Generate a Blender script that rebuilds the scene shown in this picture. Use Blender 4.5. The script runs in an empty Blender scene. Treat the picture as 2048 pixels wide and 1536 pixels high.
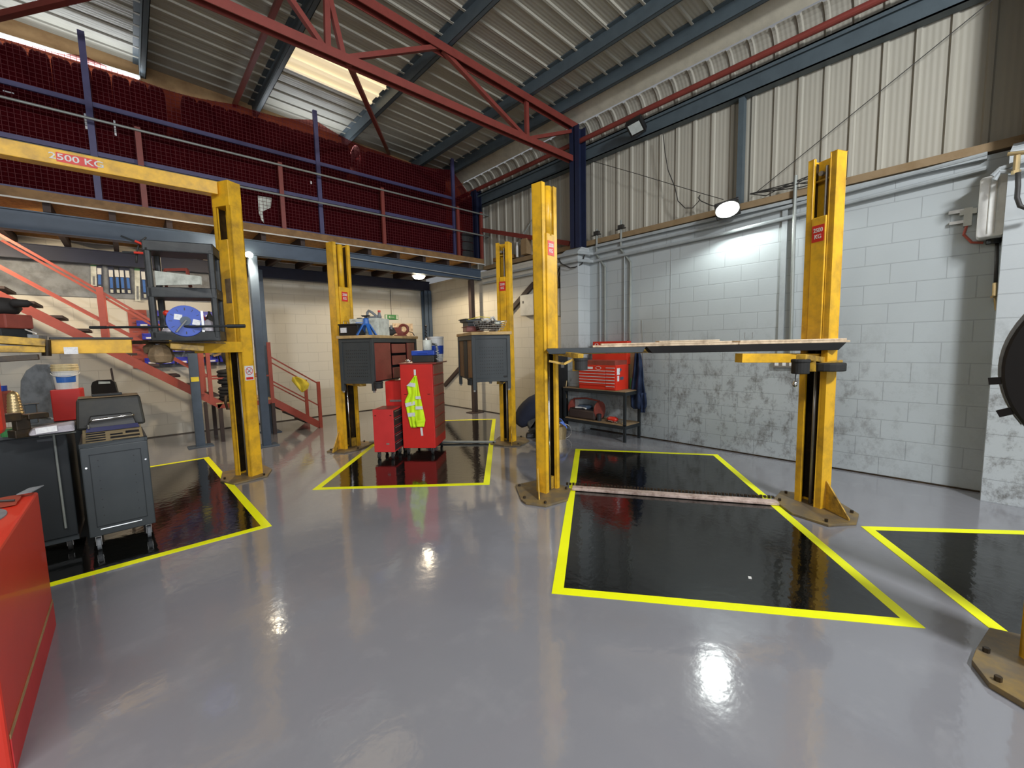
import bpy, bmesh, math, random
from math import radians, sin, cos, pi, sqrt, atan2, hypot
from mathutils import Vector, Matrix
random.seed(7)
S = bpy.context.scene
COL = S.collection
V = Vector

# ------------------------------------------------------------------ camera
FPX, CAMH = 836.0, 1.65
YAW, PIT, ROL = radians(42.27), radians(5.38), radians(-1.28)
_f = V((sin(YAW)*cos(PIT), cos(YAW)*cos(PIT), -sin(PIT)))
_r0 = V((cos(YAW), -sin(YAW), 0)); _u0 = _r0.cross(_f)
_r = _r0*cos(ROL) + _u0*sin(ROL); _u = -_r0*sin(ROL) + _u0*cos(ROL)
CAM = V((0, 0, CAMH))
cd = bpy.data.cameras.new('camera'); cam = bpy.data.objects.new('camera', cd); COL.objects.link(cam)
cam.matrix_world = Matrix(((_r.x, _u.x, -_f.x, CAM.x), (_r.y, _u.y, -_f.y, CAM.y), (_r.z, _u.z, -_f.z, CAM.z), (0, 0, 0, 1)))
cd.sensor_width = 36.0; cd.lens = 36.0*FPX/2048.0; cd.clip_start = 0.05; cd.clip_end = 200
S.camera = cam

# ------------------------------------------------------------------ colour management, world and big lights
S.view_settings.view_transform = 'Standard'; S.view_settings.look = 'None'
S.view_settings.gamma = 1.0; S.view_settings.use_curve_mapping = False
S.view_settings.exposure = 0.0
W = bpy.data.worlds.new('world'); S.world = W; W.use_nodes = True
W.node_tree.nodes['Background'].inputs[0].default_value = (0.93, 0.96, 1.0, 1)
W.node_tree.nodes['Background'].inputs[1].default_value = 0.24

def area(name, loc, aim, size, size_y, power, col):
    l = bpy.data.lights.new(name, 'AREA'); l.shape = 'RECTANGLE'; l.size = size; l.size_y = size_y
    l.energy = power; l.color = col
    o = bpy.data.objects.new(name, l); COL.objects.link(o); o.location = loc
    o.rotation_euler = (V(aim)-V(loc)).to_track_quat('-Z', 'Y').to_euler()
    return o
def spot(name, loc, aim, power, col, angle=150, blend=0.6, r=0.08):
    l = bpy.data.lights.new(name, 'SPOT'); l.energy = power; l.color = col; l.spot_size = radians(angle)
    l.spot_blend = blend; l.shadow_soft_size = r
    o = bpy.data.objects.new(name, l); COL.objects.link(o); o.location = loc
    o.rotation_euler = (V(aim)-V(loc)).to_track_quat('-Z', 'Y').to_euler()
    return o
# fill light added behind the camera as if from a doorway, and the lamps of the hall that hang behind the camera
area('rear_fill_light', (-2.0, -7.5, 2.4), (2.0, 4.0, 1.2), 6.0, 4.2, 500, (0.86, 0.92, 1.0))
area('hall_tube_light', (-2.2, 0.6, 5.2), (-1.6, 3.5, 0.0), 3.0, 0.3, 170, (1.0, 0.97, 0.92))
area('hall_tube_light', (2.6, -3.0, 5.2), (4.6, 1.5, 1.5), 0.7, 0.4, 330, (0.96, 0.98, 1.0))

# ------------------------------------------------------------------ measuring helpers: where a sight line meets a plane of the room
def ray(x, y): return _f + _r*((x-1024)/FPX) - _u*((y-768)/FPX)
def at(x, y, k): return CAM + ray(x, y)*k
def fl(x, y, z=0.0): d = ray(x, y); return CAM + d*((z-CAMH)/d.z)
def wx(x, y, X): d = ray(x, y); return CAM + d*(X/d.x)
def wy(x, y, Y): d = ray(x, y); return CAM + d*(Y/d.y)
def onp(x, y, P, n): d = ray(x, y); return CAM + d*((P-CAM).dot(n)/d.dot(n))

# ------------------------------------------------------------------ materials
def nodes(name):
    m = bpy.data.materials.new(name); m.use_nodes = True
    nt = m.node_tree; b = nt.nodes['Principled BSDF']; return m, nt, b
def N(nt, t, **kw):
    n = nt.nodes.new(t)
    for k, v in kw.items(): setattr(n, k, v)
    return n
def L(nt, a, b): nt.links.new(a, b)
def ramp(nt, fac, stops):
    r = N(nt, 'ShaderNodeValToRGB'); L(nt, fac, r.inputs[0]); e = r.color_ramp.elements
    while len(e) < len(stops): e.new(0.5)
    for i, (p, c) in enumerate(stops): e[i].position = p; e[i].color = (*c, 1) if len(c) == 3 else c
    return r.outputs[0]
def noise(nt, scale, detail=4, vec=None, rough=0.55, dist=0.0):
    n = N(nt, 'ShaderNodeTexNoise'); n.inputs['Scale'].default_value = scale; n.inputs['Detail'].default_value = detail
    n.inputs['Roughness'].default_value = rough; n.inputs['Distortion'].default_value = dist
    if vec is not None: L(nt, vec, n.inputs['Vector'])
    return n.outputs['Fac']
def pos(nt): return N(nt, 'ShaderNodeNewGeometry').outputs['Position']
def objc(nt): return N(nt, 'ShaderNodeTexCoord').outputs['Object']
def mapv(nt, vec, scale=(1, 1, 1), loc=(0, 0, 0), rot=(0, 0, 0)):
    m = N(nt, 'ShaderNodeMapping'); L(nt, vec, m.inputs[0]); m.inputs['Scale'].default_value = scale
    m.inputs['Location'].default_value = loc; m.inputs['Rotation'].default_value = rot; return m.outputs[0]
def mix(nt, fac, a, b, mode='MIX'):
    m = N(nt, 'ShaderNodeMix', data_type='RGBA', blend_type=mode)
    for i, v in ((0, fac), (6, a), (7, b)):
        if hasattr(v, 'links'): L(nt, v, m.inputs[i])
        elif isinstance(v, (int, float)): m.inputs[i].default_value = v
        else: m.inputs[i].default_value = (*v, 1)
    return m.outputs[2]
def bump(nt, b, h, strength=0.2, dist=0.01):
    n = N(nt, 'ShaderNodeBump'); n.inputs['Strength'].default_value = strength; n.inputs['Distance'].default_value = dist
    L(nt, h, n.inputs['Height']); L(nt, n.outputs[0], b.inputs['Normal'])
def pm(name, col, rough=0.5, metal=0.0, dirt=None, dirt_amt=0.35, scale=6.0, bmp=0.0, coat=0.0):
    m, nt, b = nodes(name)
    b.inputs['Roughness'].default_value = rough; b.inputs['Metallic'].default_value = metal
    b.inputs['Coat Weight'].default_value = coat
    v = objc(nt)
    f = noise(nt, scale, 6, v, 0.65)
    if dirt is None: dirt = tuple(c*0.72 for c in col)
    fac = ramp(nt, f, [(0.42, (0, 0, 0)), (0.72, (dirt_amt*2, dirt_amt*2, dirt_amt*2))])
    L(nt, mix(nt, fac, col, dirt), b.inputs['Base Color'])
    if bmp: bump(nt, b, noise(nt, scale*8, 3, v), bmp, 0.002)
    return m
def em(name, col, strength):
    m, nt, b = nodes(name); b.inputs['Base Color'].default_value = (*col, 1)
    b.inputs['Emission Color'].default_value = (*col, 1); b.inputs['Emission Strength'].default_value = strength
    return m
M = {}
M['yellow'] = pm('yellow_paint', (0.82, 0.46, 0.020), 0.42, 0, (0.20, 0.11, 0.03), 0.32, 4.5, 0.1)
M['yellow_greasy'] = pm('greasy_yellow_paint', (0.60, 0.36, 0.04), 0.45, 0, (0.07, 0.045, 0.025), 0.5, 9, 0.15)
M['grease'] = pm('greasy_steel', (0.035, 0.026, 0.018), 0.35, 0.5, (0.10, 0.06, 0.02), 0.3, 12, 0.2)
M['base'] = pm('worn_base_plate', (0.15, 0.118, 0.078), 0.5, 0.2, (0.34, 0.22, 0.05), 0.32, 7, 0.2)
M['chrome'] = pm('bright_steel', (0.75, 0.75, 0.74), 0.16, 1.0)
M['steel'] = pm('dull_steel', (0.38, 0.38, 0.37), 0.4, 0.8)
M['galv'] = pm('galvanised_tube', (0.28, 0.30, 0.28), 0.5, 0.4)
M['navy'] = pm('slate_blue_paint', (0.060, 0.090, 0.135), 0.5)
M['dark_navy'] = pm('dark_blue_paint', (0.012, 0.018, 0.050), 0.5)
M['purlin'] = pm('grey_blue_purlin_paint', (0.075, 0.100, 0.115), 0.5)
M['rack_blue'] = pm('rack_blue_paint', (0.065, 0.060, 0.15), 0.5)
M['truss'] = pm('oxide_red_paint', (0.210, 0.040, 0.030), 0.5)
M['stair_red'] = pm('stair_red_paint', (0.34, 0.060, 0.036), 0.55)
M['red'] = pm('red_cabinet_paint', (0.58, 0.018, 0.012), 0.5, 0, (0.42, 0.015, 0.012), 0.3, 3, 0, 0.0)
M['red2'] = pm('pinkish_red_paint', (0.58, 0.032, 0.032), 0.5, 0, (0.42, 0.02, 0.02), 0.3, 3, 0, 0.0)
M['dusty_red'] = pm('dusty_red_paint', (0.25, 0.055, 0.040), 0.4, 0, (0.17, 0.035, 0.025), 0.5, 5)
M['orange_red'] = pm('orange_red_paint', (0.62, 0.032, 0.014), 0.42, 0, (0.5, 0.025, 0.012), 0.3, 2, 0, 0.1)
M['matt_black'] = pm('matt_black', (0.010, 0.009, 0.009), 0.9)
M['black'] = pm('black_plastic', (0.012, 0.012, 0.013), 0.4)
M['rubber'] = pm('black_rubber', (0.016, 0.016, 0.016), 0.75, 0, (0.03, 0.03, 0.03), 0.4, 8, 0.2)
M['charcoal'] = pm('charcoal_sheet_steel', (0.036, 0.044, 0.049), 0.5, 0, (0.055, 0.063, 0.067), 0.3, 3)
M['cart_grey'] = pm('dark_cart_plastic', (0.018, 0.021, 0.023), 0.5, 0, (0.05, 0.055, 0.055), 0.4, 5)
M['blackblue'] = pm('blue_black_sheet_steel', (0.011, 0.015, 0.018), 0.6)
M['white'] = pm('white_plastic', (0.72, 0.72, 0.69), 0.5)
M['offwhite'] = pm('grubby_white', (0.66, 0.69, 0.62), 0.6, 0, (0.36, 0.38, 0.33), 0.5, 8)
M['label'] = pm('paper_label', (0.75, 0.76, 0.76), 0.6, 0, (0.55, 0.55, 0.6), 0.5, 60)
M['sign_red'] = pm('sign_red', (0.68, 0.03, 0.02), 0.4)
M['green'] = pm('sign_green', (0.05, 0.22, 0.07), 0.4)
M['blue'] = pm('bright_blue_plastic', (0.02, 0.07, 0.42), 0.4)
M['bin_blue'] = pm('bin_blue_plastic', (0.015, 0.02, 0.45), 0.4)
M['stand_blue'] = pm('blue_metal_paint', (0.03, 0.14, 0.48), 0.35)
M['wood'] = pm('pale_bench_timber', (0.55, 0.38, 0.17), 0.6, 0, (0.35, 0.22, 0.09), 0.5, 7, 0.2)
M['ply'] = pm('plywood_edge', (0.74, 0.58, 0.40), 0.65, 0, (0.32, 0.22, 0.13), 0.5, 12, 0.2)
M['brown_wood'] = pm('brown_timber', (0.26, 0.145, 0.055), 0.7, 0, (0.15, 0.08, 0.03), 0.5, 6, 0.2)
M['ledge_wood'] = pm('ledge_timber', (0.25, 0.175, 0.095), 0.75, 0, (0.20, 0.13, 0.06), 0.5, 5, 0.3)
M['chip'] = pm('chipboard', (0.58, 0.29, 0.07), 0.75, 0, (0.30, 0.14, 0.035), 0.5, 20, 0.1)
M['gable_wood'] = pm('orange_gable_board', (0.42, 0.26, 0.12), 0.8, 0, (0.26, 0.14, 0.06), 0.5, 3, 0.2)
M['tread'] = pm('dark_stair_tread', (0.045, 0.028, 0.024), 0.7)
M['cloth_navy'] = pm('navy_cloth', (0.006, 0.009, 0.024), 0.9, 0, (0.012, 0.016, 0.034), 0.4, 12, 0.3)
M['denim'] = pm('navy_jacket_cloth', (0.014, 0.028, 0.075), 0.9, 0, (0.008, 0.014, 0.035), 0.4, 9, 0.3)
M['hair'] = pm('dark_hair', (0.012, 0.010, 0.009), 0.8)
M['skin'] = pm('skin', (0.50, 0.30, 0.22), 0.55)
M['glove'] = pm('blue_nitrile_glove', (0.10, 0.20, 0.62), 0.45)
M['trouser'] = pm('grubby_dark_trousers', (0.035, 0.034, 0.032), 0.85, 0, (0.08, 0.075, 0.06), 0.5, 14, 0.3)
M['hivis'] = pm('fluorescent_yellow_cloth', (0.62, 0.88, 0.01), 0.8, 0, (0.52, 0.78, 0.01), 0.4, 5, 0.3)
M['reflect'] = pm('silver_reflective_tape', (0.72, 0.74, 0.76), 0.35, 0.1)
M['yellow_cloth'] = pm('yellow_cloth', (0.80, 0.66, 0.06), 0.85, 0, (0.6, 0.48, 0.05), 0.4, 9, 0.3)
M['tape'] = pm('fluorescent_yellow_tape', (0.93, 0.97, 0.0), 0.5, 0, (0.86, 0.90, 0.0), 0.4, 2)
M['conduit'] = pm('painted_conduit', (0.34, 0.37, 0.38), 0.5)
M['cable'] = pm('dark_cable', (0.03, 0.028, 0.025), 0.6)
M['wall_box'] = pm('grey_white_switch_box', (0.50, 0.51, 0.48), 0.5)
M['brass'] = pm('brass', (0.55, 0.42, 0.22), 0.35, 0.8)
M['panel_grey'] = pm('grubby_grey_plastic', (0.22, 0.24, 0.26), 0.6, 0, (0.12, 0.13, 0.14), 0.6, 6)
M['cream_pad'] = pm('cream_pink_strip', (0.62, 0.48, 0.42), 0.5, 0, (0.25, 0.16, 0.12), 0.5, 14)
M['rust'] = pm('rusty_canvas', (0.22, 0.15, 0.08), 0.8, 0, (0.10, 0.07, 0.04), 0.5, 12, 0.4)
M['olive'] = pm('dusty_black_plastic', (0.017, 0.017, 0.014), 0.55, 0, (0.05, 0.045, 0.03), 0.35, 3)
M['deep_blue'] = pm('deep_blue_plastic', (0.008, 0.010, 0.075), 0.4)
M['cream'] = pm('cream_plastic', (0.70, 0.58, 0.33), 0.5, 0, (0.45, 0.34, 0.16), 0.5, 14)
M['foam'] = pm('brown_foam_tray', (0.26, 0.20, 0.11), 0.8)
M['glass'] = pm('lamp_glass', (0.55, 0.60, 0.58), 0.15)
M['cardboard'] = pm('cardboard', (0.30, 0.20, 0.10), 0.8)
M['silver_rim'] = pm('silver_rim', (0.45, 0.45, 0.45), 0.35, 0.7)
M['clearbag'] = pm('cloudy_polythene', (0.42, 0.40, 0.44), 0.25, 0, (0.3, 0.28, 0.32), 0.5, 14, 0.5)
M['tube_glow'] = em('lit_fluorescent_tube', (0.88, 0.94, 1.0), 9)
M['flood_glow'] = em('lit_floodlight', (0.95, 1.0, 0.90), 24)
M['warm_glow'] = em('lit_warm_lamp', (1.0, 0.88, 0.62), 30)
M['sky_glow'] = em('daylit_rooflight', (1.0, 0.82, 0.52), 0.62)

def block_wall(name, axis, col, stain=False, mort=0.79):
    m, nt, b = nodes(name)
    p = pos(nt); s = N(nt, 'ShaderNodeSeparateXYZ'); L(nt, p, s.inputs[0])
    c = N(nt, 'ShaderNodeCombineXYZ'); L(nt, s.outputs[axis], c.inputs[0]); L(nt, s.outputs[2], c.inputs[1])
    br = N(nt, 'ShaderNodeTexBrick'); L(nt, c.outputs[0], br.inputs['Vector'])
    br.inputs['Scale'].default_value = 1.0; br.inputs['Brick Width'].default_value = 0.45; br.inputs['Row Height'].default_value = 0.2245
    br.inputs['Mortar Size'].default_value = 0.006; br.inputs['Mortar Smooth'].default_value = 0.35; br.offset = 0.5
    f = noise(nt, 1.3, 5, p, 0.6)
    colr = mix(nt, f, tuple(x*1.06 for x in col), tuple(x*0.90 for x in col))
    colr = mix(nt, br.outputs['Fac'], colr, tuple(x*mort for x in col))
    if stain:
        n1 = noise(nt, 6.0, 9, mapv(nt, p, (1, 1, 0.75)), 0.78, 0.15)
        n2 = noise(nt, 0.9, 2, p)
        zf = N(nt, 'ShaderNodeMapRange'); L(nt, s.outputs[2], zf.inputs[0])
        for i, v in ((1, 1.95), (2, 1.1), (3, 0.0), (4, 1.0)): zf.inputs[i].default_value = v
        yf = N(nt, 'ShaderNodeMapRange'); L(nt, s.outputs[1], yf.inputs[0])
        for i, v in ((1, 0.2), (2, 1.5), (3, 0.15 if axis == 1 else 1.0), (4, 1.0)): yf.inputs[i].default_value = v
        r1 = ramp(nt, n1, [(0.49, (0, 0, 0)), (0.65, (1, 1, 1))])
        mm = N(nt, 'ShaderNodeMath', operation='MULTIPLY'); L(nt, zf.outputs[0], mm.inputs[0]); L(nt, yf.outputs[0], mm.inputs[1])
        m2 = N(nt, 'ShaderNodeMath', operation='MULTIPLY'); L(nt, mm.outputs[0], m2.inputs[0]); L(nt, r1, m2.inputs[1])
        m3 = N(nt, 'ShaderNodeMath', operation='MULTIPLY'); L(nt, m2.outputs[0], m3.inputs[0]); m3.inputs[1].default_value = 0.85
        colr = mix(nt, m3.outputs[0], colr, (0.10, 0.095, 0.085))
    L(nt, colr, b.inputs['Base Color']); b.inputs['Roughness'].default_value = 0.6
    h = mix(nt, 0.25, br.outputs['Fac'], noise(nt, 40, 3, p))
    inv = N(nt, 'ShaderNodeInvert'); L(nt, h, inv.inputs[1]); bump(nt, b, inv.outputs[0], 0.45, 0.006)
    return m
M['wall_right'] = block_wall('painted_blockwork_blue_grey', 1, (0.375, 0.41, 0.42), True)
M['wall_back'] = block_wall('painted_blockwork_cream', 0, (0.58, 0.56, 0.49), mort=0.82)
M['wall_right_far'] = block_wall('painted_blockwork_cream_side', 1, (0.55, 0.53, 0.46), mort=0.8)
M['wall_pier'] = block_wall('painted_blockwork_pier', 0, (0.42, 0.45, 0.46), True)
def sheet_mat(name, col):
    m, nt, b = nodes(name); p = pos(nt)
    f = noise(nt, 2.0, 5, mapv(nt, p, (1, 1, 0.3)), 0.6)
    w = N(nt, 'ShaderNodeTexWave', wave_type='BANDS', bands_direction='Y'); L(nt, p, w.inputs[0]); w.inputs['Scale'].default_value = 6.0
    c = mix(nt, f, col, tuple(x*0.78 for x in col))
    L(nt, c, b.inputs['Base Color']); b.inputs['Roughness'].default_value = 0.55
    bump(nt, b, w.outputs['Fac'], 0.35, 0.006); return m
M['sheet'] = sheet_mat('cream_profiled_sheet', (0.42, 0.40, 0.335))
M['flash'] = pm('cream_flashing', (0.55, 0.52, 0.42), 0.5)

def floor_mat():
    m, nt, b = nodes('grey_epoxy_floor'); p = pos(nt)
    f1 = noise(nt, 0.55, 4, p, 0.5); f2 = noise(nt, 3.0, 5, p, 0.6)
    c = mix(nt, f1, (0.250, 0.250, 0.276), (0.200, 0.204, 0.222))
    c = mix(nt, ramp(nt, f2, [(0.55, (0, 0, 0)), (0.8, (0.35, 0.35, 0.35))]), c, (0.33, 0.33, 0.345))
    L(nt, c, b.inputs['Base Color'])
    r = N(nt, 'ShaderNodeMapRange'); L(nt, f2, r.inputs[0]); r.inputs[3].default_value = 0.06; r.inputs[4].default_value = 0.17
    L(nt, r.outputs[0], b.inputs['Roughness']); b.inputs['Coat Weight'].default_value = 0.6; b.inputs['Coat Roughness'].default_value = 0.06
    b.inputs['Specular IOR Level'].default_value = 0.6
    h = mix(nt, 0.5, noise(nt, 3.2, 3, p, 0.5), noise(nt, 12, 3, p, 0.5)); bump(nt, b, h, 0.22, 0.010)
    for n in nt.nodes:
        if n.type == 'BUMP': L(nt, n.outputs[0], b.inputs['Coat Normal'])
    return m
M['floor'] = floor_mat()
def black_floor_mat():
    m, nt, b = nodes('glossy_black_floor_paint'); p = pos(nt)
    b.inputs['Base Color'].default_value = (0.006, 0.0065, 0.006, 1); b.inputs['Roughness'].default_value = 0.09
    b.inputs['Specular IOR Level'].default_value = 0.55; b.inputs['Coat Weight'].default_value = 0.25; b.inputs['Coat Roughness'].default_value = 0.04
    h = mix(nt, 0.5, noise(nt, 4.0, 3, p, 0.5), noise(nt, 16, 3, p, 0.5)); bump(nt, b, h, 0.20, 0.010)
    for n in nt.nodes:
        if n.type == 'BUMP': L(nt, n.outputs[0], b.inputs['Coat Normal'])
    return m
M['black_floor'] = black_floor_mat()
def net_film():
    m = bpy.data.materials.new('red_debris_netting'); m.use_nodes = True; nt = m.node_tree; nt.nodes.clear()
    o = N(nt, 'ShaderNodeOutputMaterial'); t = N(nt, 'ShaderNodeBsdfTransparent'); t.inputs[0].default_value = (0.66, 0.26, 0.24, 1)
    d = N(nt, 'ShaderNodeBsdfDiffuse'); d.inputs[0].default_value = (0.080, 0.005, 0.009, 1)
    x = N(nt, 'ShaderNodeMixShader'); x.inputs[0].default_value = 0.40
    L(nt, t.outputs[0], x.inputs[1]); L(nt, d.outputs[0], x.inputs[2]); L(nt, x.outputs[0], o.inputs[0]); return m
M['net_film'] = net_film()
M['net_cord'] = pm('red_net_cord', (0.105, 0.012, 0.016), 0.8)

# ------------------------------------------------------------------ mesh building
class MB:
    def __init__(s): s.b = bmesh.new()
    def _add(s, vs, fs):
        v = [s.b.verts.new(p) for p in vs]
        for f in fs:
            try: s.b.faces.new([v[i] for i in f])
            except ValueError: pass
        return s
    def hexa(s, c8): return s._add(c8, [(0, 3, 2, 1), (4, 5, 6, 7), (0, 1, 5, 4), (1, 2, 6, 5), (2, 3, 7, 6), (3, 0, 4, 7)])
    def box(s, a, b):
        x0, y0, z0 = (min(a[i], b[i]) for i in range(3)); x1, y1, z1 = (max(a[i], b[i]) for i in range(3))
        return s.hexa([(x0, y0, z0), (x1, y0, z0), (x1, y1, z0), (x0, y1, z0), (x0, y0, z1), (x1, y0, z1), (x1, y1, z1), (x0, y1, z1)])
    def cbox(s, c, d, rz=0):
        c = V(c); R = Matrix.Rotation(rz, 3, 'Z'); h = [x/2 for x in d]
        return s.hexa([c + R @ V((sx*h[0], sy*h[1], sz*h[2])) for sz in (-1, 1) for sx, sy in ((-1, -1), (1, -1), (1, 1), (-1, 1))])
    def beam(s, a, b, w, h, up=(0, 0, 1)):
        a, b = V(a), V(b); d = (b-a).normalized(); up = V(up)
        if abs(d.dot(up)) > 0.98: up = V((0, 1, 0))
        x = d.cross(up).normalized(); y = x.cross(d)
        q = lambda p, i, j: p + x*(i*w/2) + y*(j*h/2)
        return s.hexa([q(p, i, j) for p in (a, b) for i, j in ((-1, -1), (1, -1), (1, 1), (-1, 1))])
    def cyl(s, a, b, r, n=16, r2=None, cap=True):
        a, b = V(a), V(b); d = (b-a).normalized(); t = V((0, 0, 1)) if abs(d.z) < 0.9 else V((1, 0, 0))
        x = d.cross(t).normalized(); y = d.cross(x); r2 = r if r2 is None else r2
        vs = [p + (x*cos(2*pi*i/n) + y*sin(2*pi*i/n))*rr for p, rr in ((a, r), (b, r2)) for i in range(n)]
        fs = [(i, (i+1) % n, n+(i+1) % n, n+i) for i in range(n)]
        if cap: fs += [tuple(range(n))[::-1], tuple(range(n, 2*n))]
        return s._add(vs, fs)
    def tube(s, pts, r, n=8):
        pts = [V(p) for p in pts]; rings = []; px_ = None
        for i, p in enumerate(pts):
            d = (pts[min(i+1, len(pts)-1)] - pts[max(i-1, 0)]).normalized()
            if px_ is None: t = V((0, 0, 1)) if abs(d.z) < 0.9 else V((1, 0, 0)); x = d.cross(t).normalized()
            else: x = (px_ - d*px_.dot(d)).normalized()
            px_ = x; y = d.cross(x); rings += [p + (x*cos(2*pi*j/n) + y*sin(2*pi*j/n))*r for j in range(n)]
        fs = [(i*n+j, i*n+(j+1) % n, (i+1)*n+(j+1) % n, (i+1)*n+j) for i in range(len(pts)-1) for j in range(n)]
        fs += [tuple(range(n))[::-1], tuple(range((len(pts)-1)*n, len(pts)*n))]
        return s._add(rings, fs)
    def lathe(s, prof, n=24, c=(0, 0, 0), axis='Z'):
        c = V(c); vs = []
        for r, z in prof:
            for i in range(n):
                a = 2*pi*i/n; p = V((r*cos(a), r*sin(a), z))
                if axis == 'X': p = V((p.z, p.x, p.y))
                if axis == 'Y': p = V((p.x, p.z, p.y))
                vs.append(c + p)
        m = len(prof)
        fs = [(i*n+j, i*n+(j+1) % n, (i+1)*n+(j+1) % n, (i+1)*n+j) for i in range(m-1) for j in range(n)]
        if prof[0][0] > 1e-5: fs.append(tuple(range(n))[::-1])
        if prof[-1][0] > 1e-5: fs.append(tuple(range((m-1)*n, m*n)))
        return s._add(vs, fs)
    def prism(s, poly, d):
        "poly: list of 3D points; extruded by vector d"
        d = V(d); n = len(poly); vs = [V(p) for p in poly] + [V(p)+d for p in poly]
        return s._add(vs, [tuple(range(n))[::-1], tuple(range(n, 2*n))] + [(i, (i+1) % n, n+(i+1) % n, n+i) for i in range(n)])
    def quad(s, *p): return s._add(p, [tuple(range(len(p)))])
    def build(s, name, mat, parent=None, bevel=0.0, smooth=False, inv=None):
        bmesh.ops.remove_doubles(s.b, verts=s.b.verts, dist=1e-6)
        bmesh.ops.recalc_face_normals(s.b, faces=s.b.faces)
        me = bpy.data.meshes.new(name); s.b.to_mesh(me); s.b.free()
        if inv is not None: me.transform(inv)
        me.materials.append(M[mat] if isinstance(mat, str) else mat)
        if smooth:
            for f in me.polygons: f.use_smooth = True
        o = bpy.data.objects.new(name, me); COL.objects.link(o)
        if parent is not None: o.parent = parent
        if bevel:
            bv = o.modifiers.new('bevel', 'BEVEL'); bv.width = bevel; bv.segments = 2; bv.limit_method = 'ANGLE'; bv.angle_limit = radians(50)
        return o
def tag(o, label=None, cat=None, group=None, kind=None):
    if label: o['label'] = label
    if cat: o['category'] = cat
    if group: o['group'] = group
    if kind: o['kind'] = kind
    return o
def thing(name, label, cat, loc=(0, 0, 0), rz=0.0, group=None):
    o = bpy.data.objects.new(name, None); COL.objects.link(o); o.location = loc; o.rotation_euler = (0, 0, rz)
    o.empty_display_size = 0.1
    return tag(o, label, cat, group)
def inv_of(t): return (Matrix.Translation(t.location) @ Matrix.Rotation(t.rotation_euler.z, 4, 'Z')).inverted()
def struct(name, mb, mat, **kw): return tag(mb.build(name, mat, **kw), kind='structure')
def solo(name, mb, mat, label, cat, group=None, **kw): return tag(mb.build(name, mat, **kw), label, cat, group)
def dup(root, loc=None, rz=None, label=None, group=None):
    r = root.copy(); COL.objects.link(r)
    if loc is not None: r.location = loc
    if rz is not None: r.rotation_euler = (0, 0, rz)
    if label: r['label'] = label
    if group: r['group'] = group
    for ch in root.children:
        c = ch.copy(); COL.objects.link(c); c.parent = r
        for g in ch.children:
            d = g.copy(); COL.objects.link(d); d.parent = c
    return r
def text(s, size, O, xd, yd, mat, parent=None, name='lettering', inv=None, depth=0.0008, bold=0.0, sx=1.0):
    cu = bpy.data.curves.new(name, 'FONT'); cu.body = s; cu.size = size; cu.align_x = 'CENTER'; cu.align_y = 'CENTER'
    cu.extrude = depth; cu.offset = bold; cu.space_line = 0.85
    tmp = bpy.data.objects.new('tmp', cu); COL.objects.link(tmp)
    dg = bpy.context.evaluated_depsgraph_get(); me = bpy.data.meshes.new_from_object(tmp.evaluated_get(dg))
    bpy.data.objects.remove(tmp)
    xd, yd = V(xd).normalized(), V(yd).normalized(); zd = xd.cross(yd); O = V(O)
    m4 = Matrix(((xd.x*sx, yd.x, zd.x, O.x), (xd.y*sx, yd.y, zd.y, O.y), (xd.z*sx, yd.z, zd.z, O.z), (0, 0, 0, 1)))
    me.transform(m4)
    if inv is not None: me.transform(inv)
    me.materials.clear(); me.materials.append(M[mat])
    o = bpy.data.objects.new(name, me); COL.objects.link(o)
    if parent is not None: o.parent = parent
    return o
def skin(name, pts, edges, mat, parent=None, sub=2, root=0):
    me = bpy.data.meshes.new(name); me.from_pydata([p[:3] for p in pts], edges, []); me.update()
    o = bpy.data.objects.new(name, me); COL.objects.link(o)
    if parent is not None: o.parent = parent
    o.modifiers.new('skin', 'SKIN'); me.materials.append(M[mat])
    for i, p in enumerate(pts):
        r = p[3]; r = (r, r) if not isinstance(r, tuple) else r
        sv = me.skin_vertices[0].data[i]; sv.radius = r; sv.use_root = (i == root)
    sb = o.modifiers.new('sub', 'SUBSURF'); sb.levels = sub; sb.render_levels = sub
    for m_ in o.modifiers:
        if m_.type == 'SKIN': m_.use_smooth_shade = True
    return o

# ================================================================== THE SETTING
XR, YB, YG, YM = 6.46, 10.68, 8.95, 8.10        # right wall, back wall, upper gable, front of the mezzanine
mb = MB(); mb.quad((-9, -9, 0), (6.7, -9, 0), (6.7, 10.9, 0), (-9, 10.9, 0)); struct('floor', mb, 'floor')
struct('wall_right', MB().box((XR, -9, 0), (XR+0.2, 5.09, 3.42)), 'wall_right')
struct('wall_right_far', MB().box((XR, 5.09, 0), (XR+0.2, 10.9, 3.42)), 'wall_right_far')
struct('wall_back', MB().box((-9, YB, 0), (XR, YB+0.2, 3.62)), 'wall_back')
struct('wall_back_upper', MB().box((-9, YG, 3.69), (6.62, YG+0.12, 6.5)), 'gable_wood')
struct('wall_left', MB().box((-9.2, -4, 0), (-9, 10.9, 6.6)), 'wall_back')
# dark joint where the walls meet the floor
struct('baseboard_right', MB().box((XR-0.012, -9, 0), (XR, 10.68, 0.018)), 'grease')
struct('baseboard_back', MB().box((-9, YB-0.012, 0), (XR-0.012, YB, 0.018)), 'grease')
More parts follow.
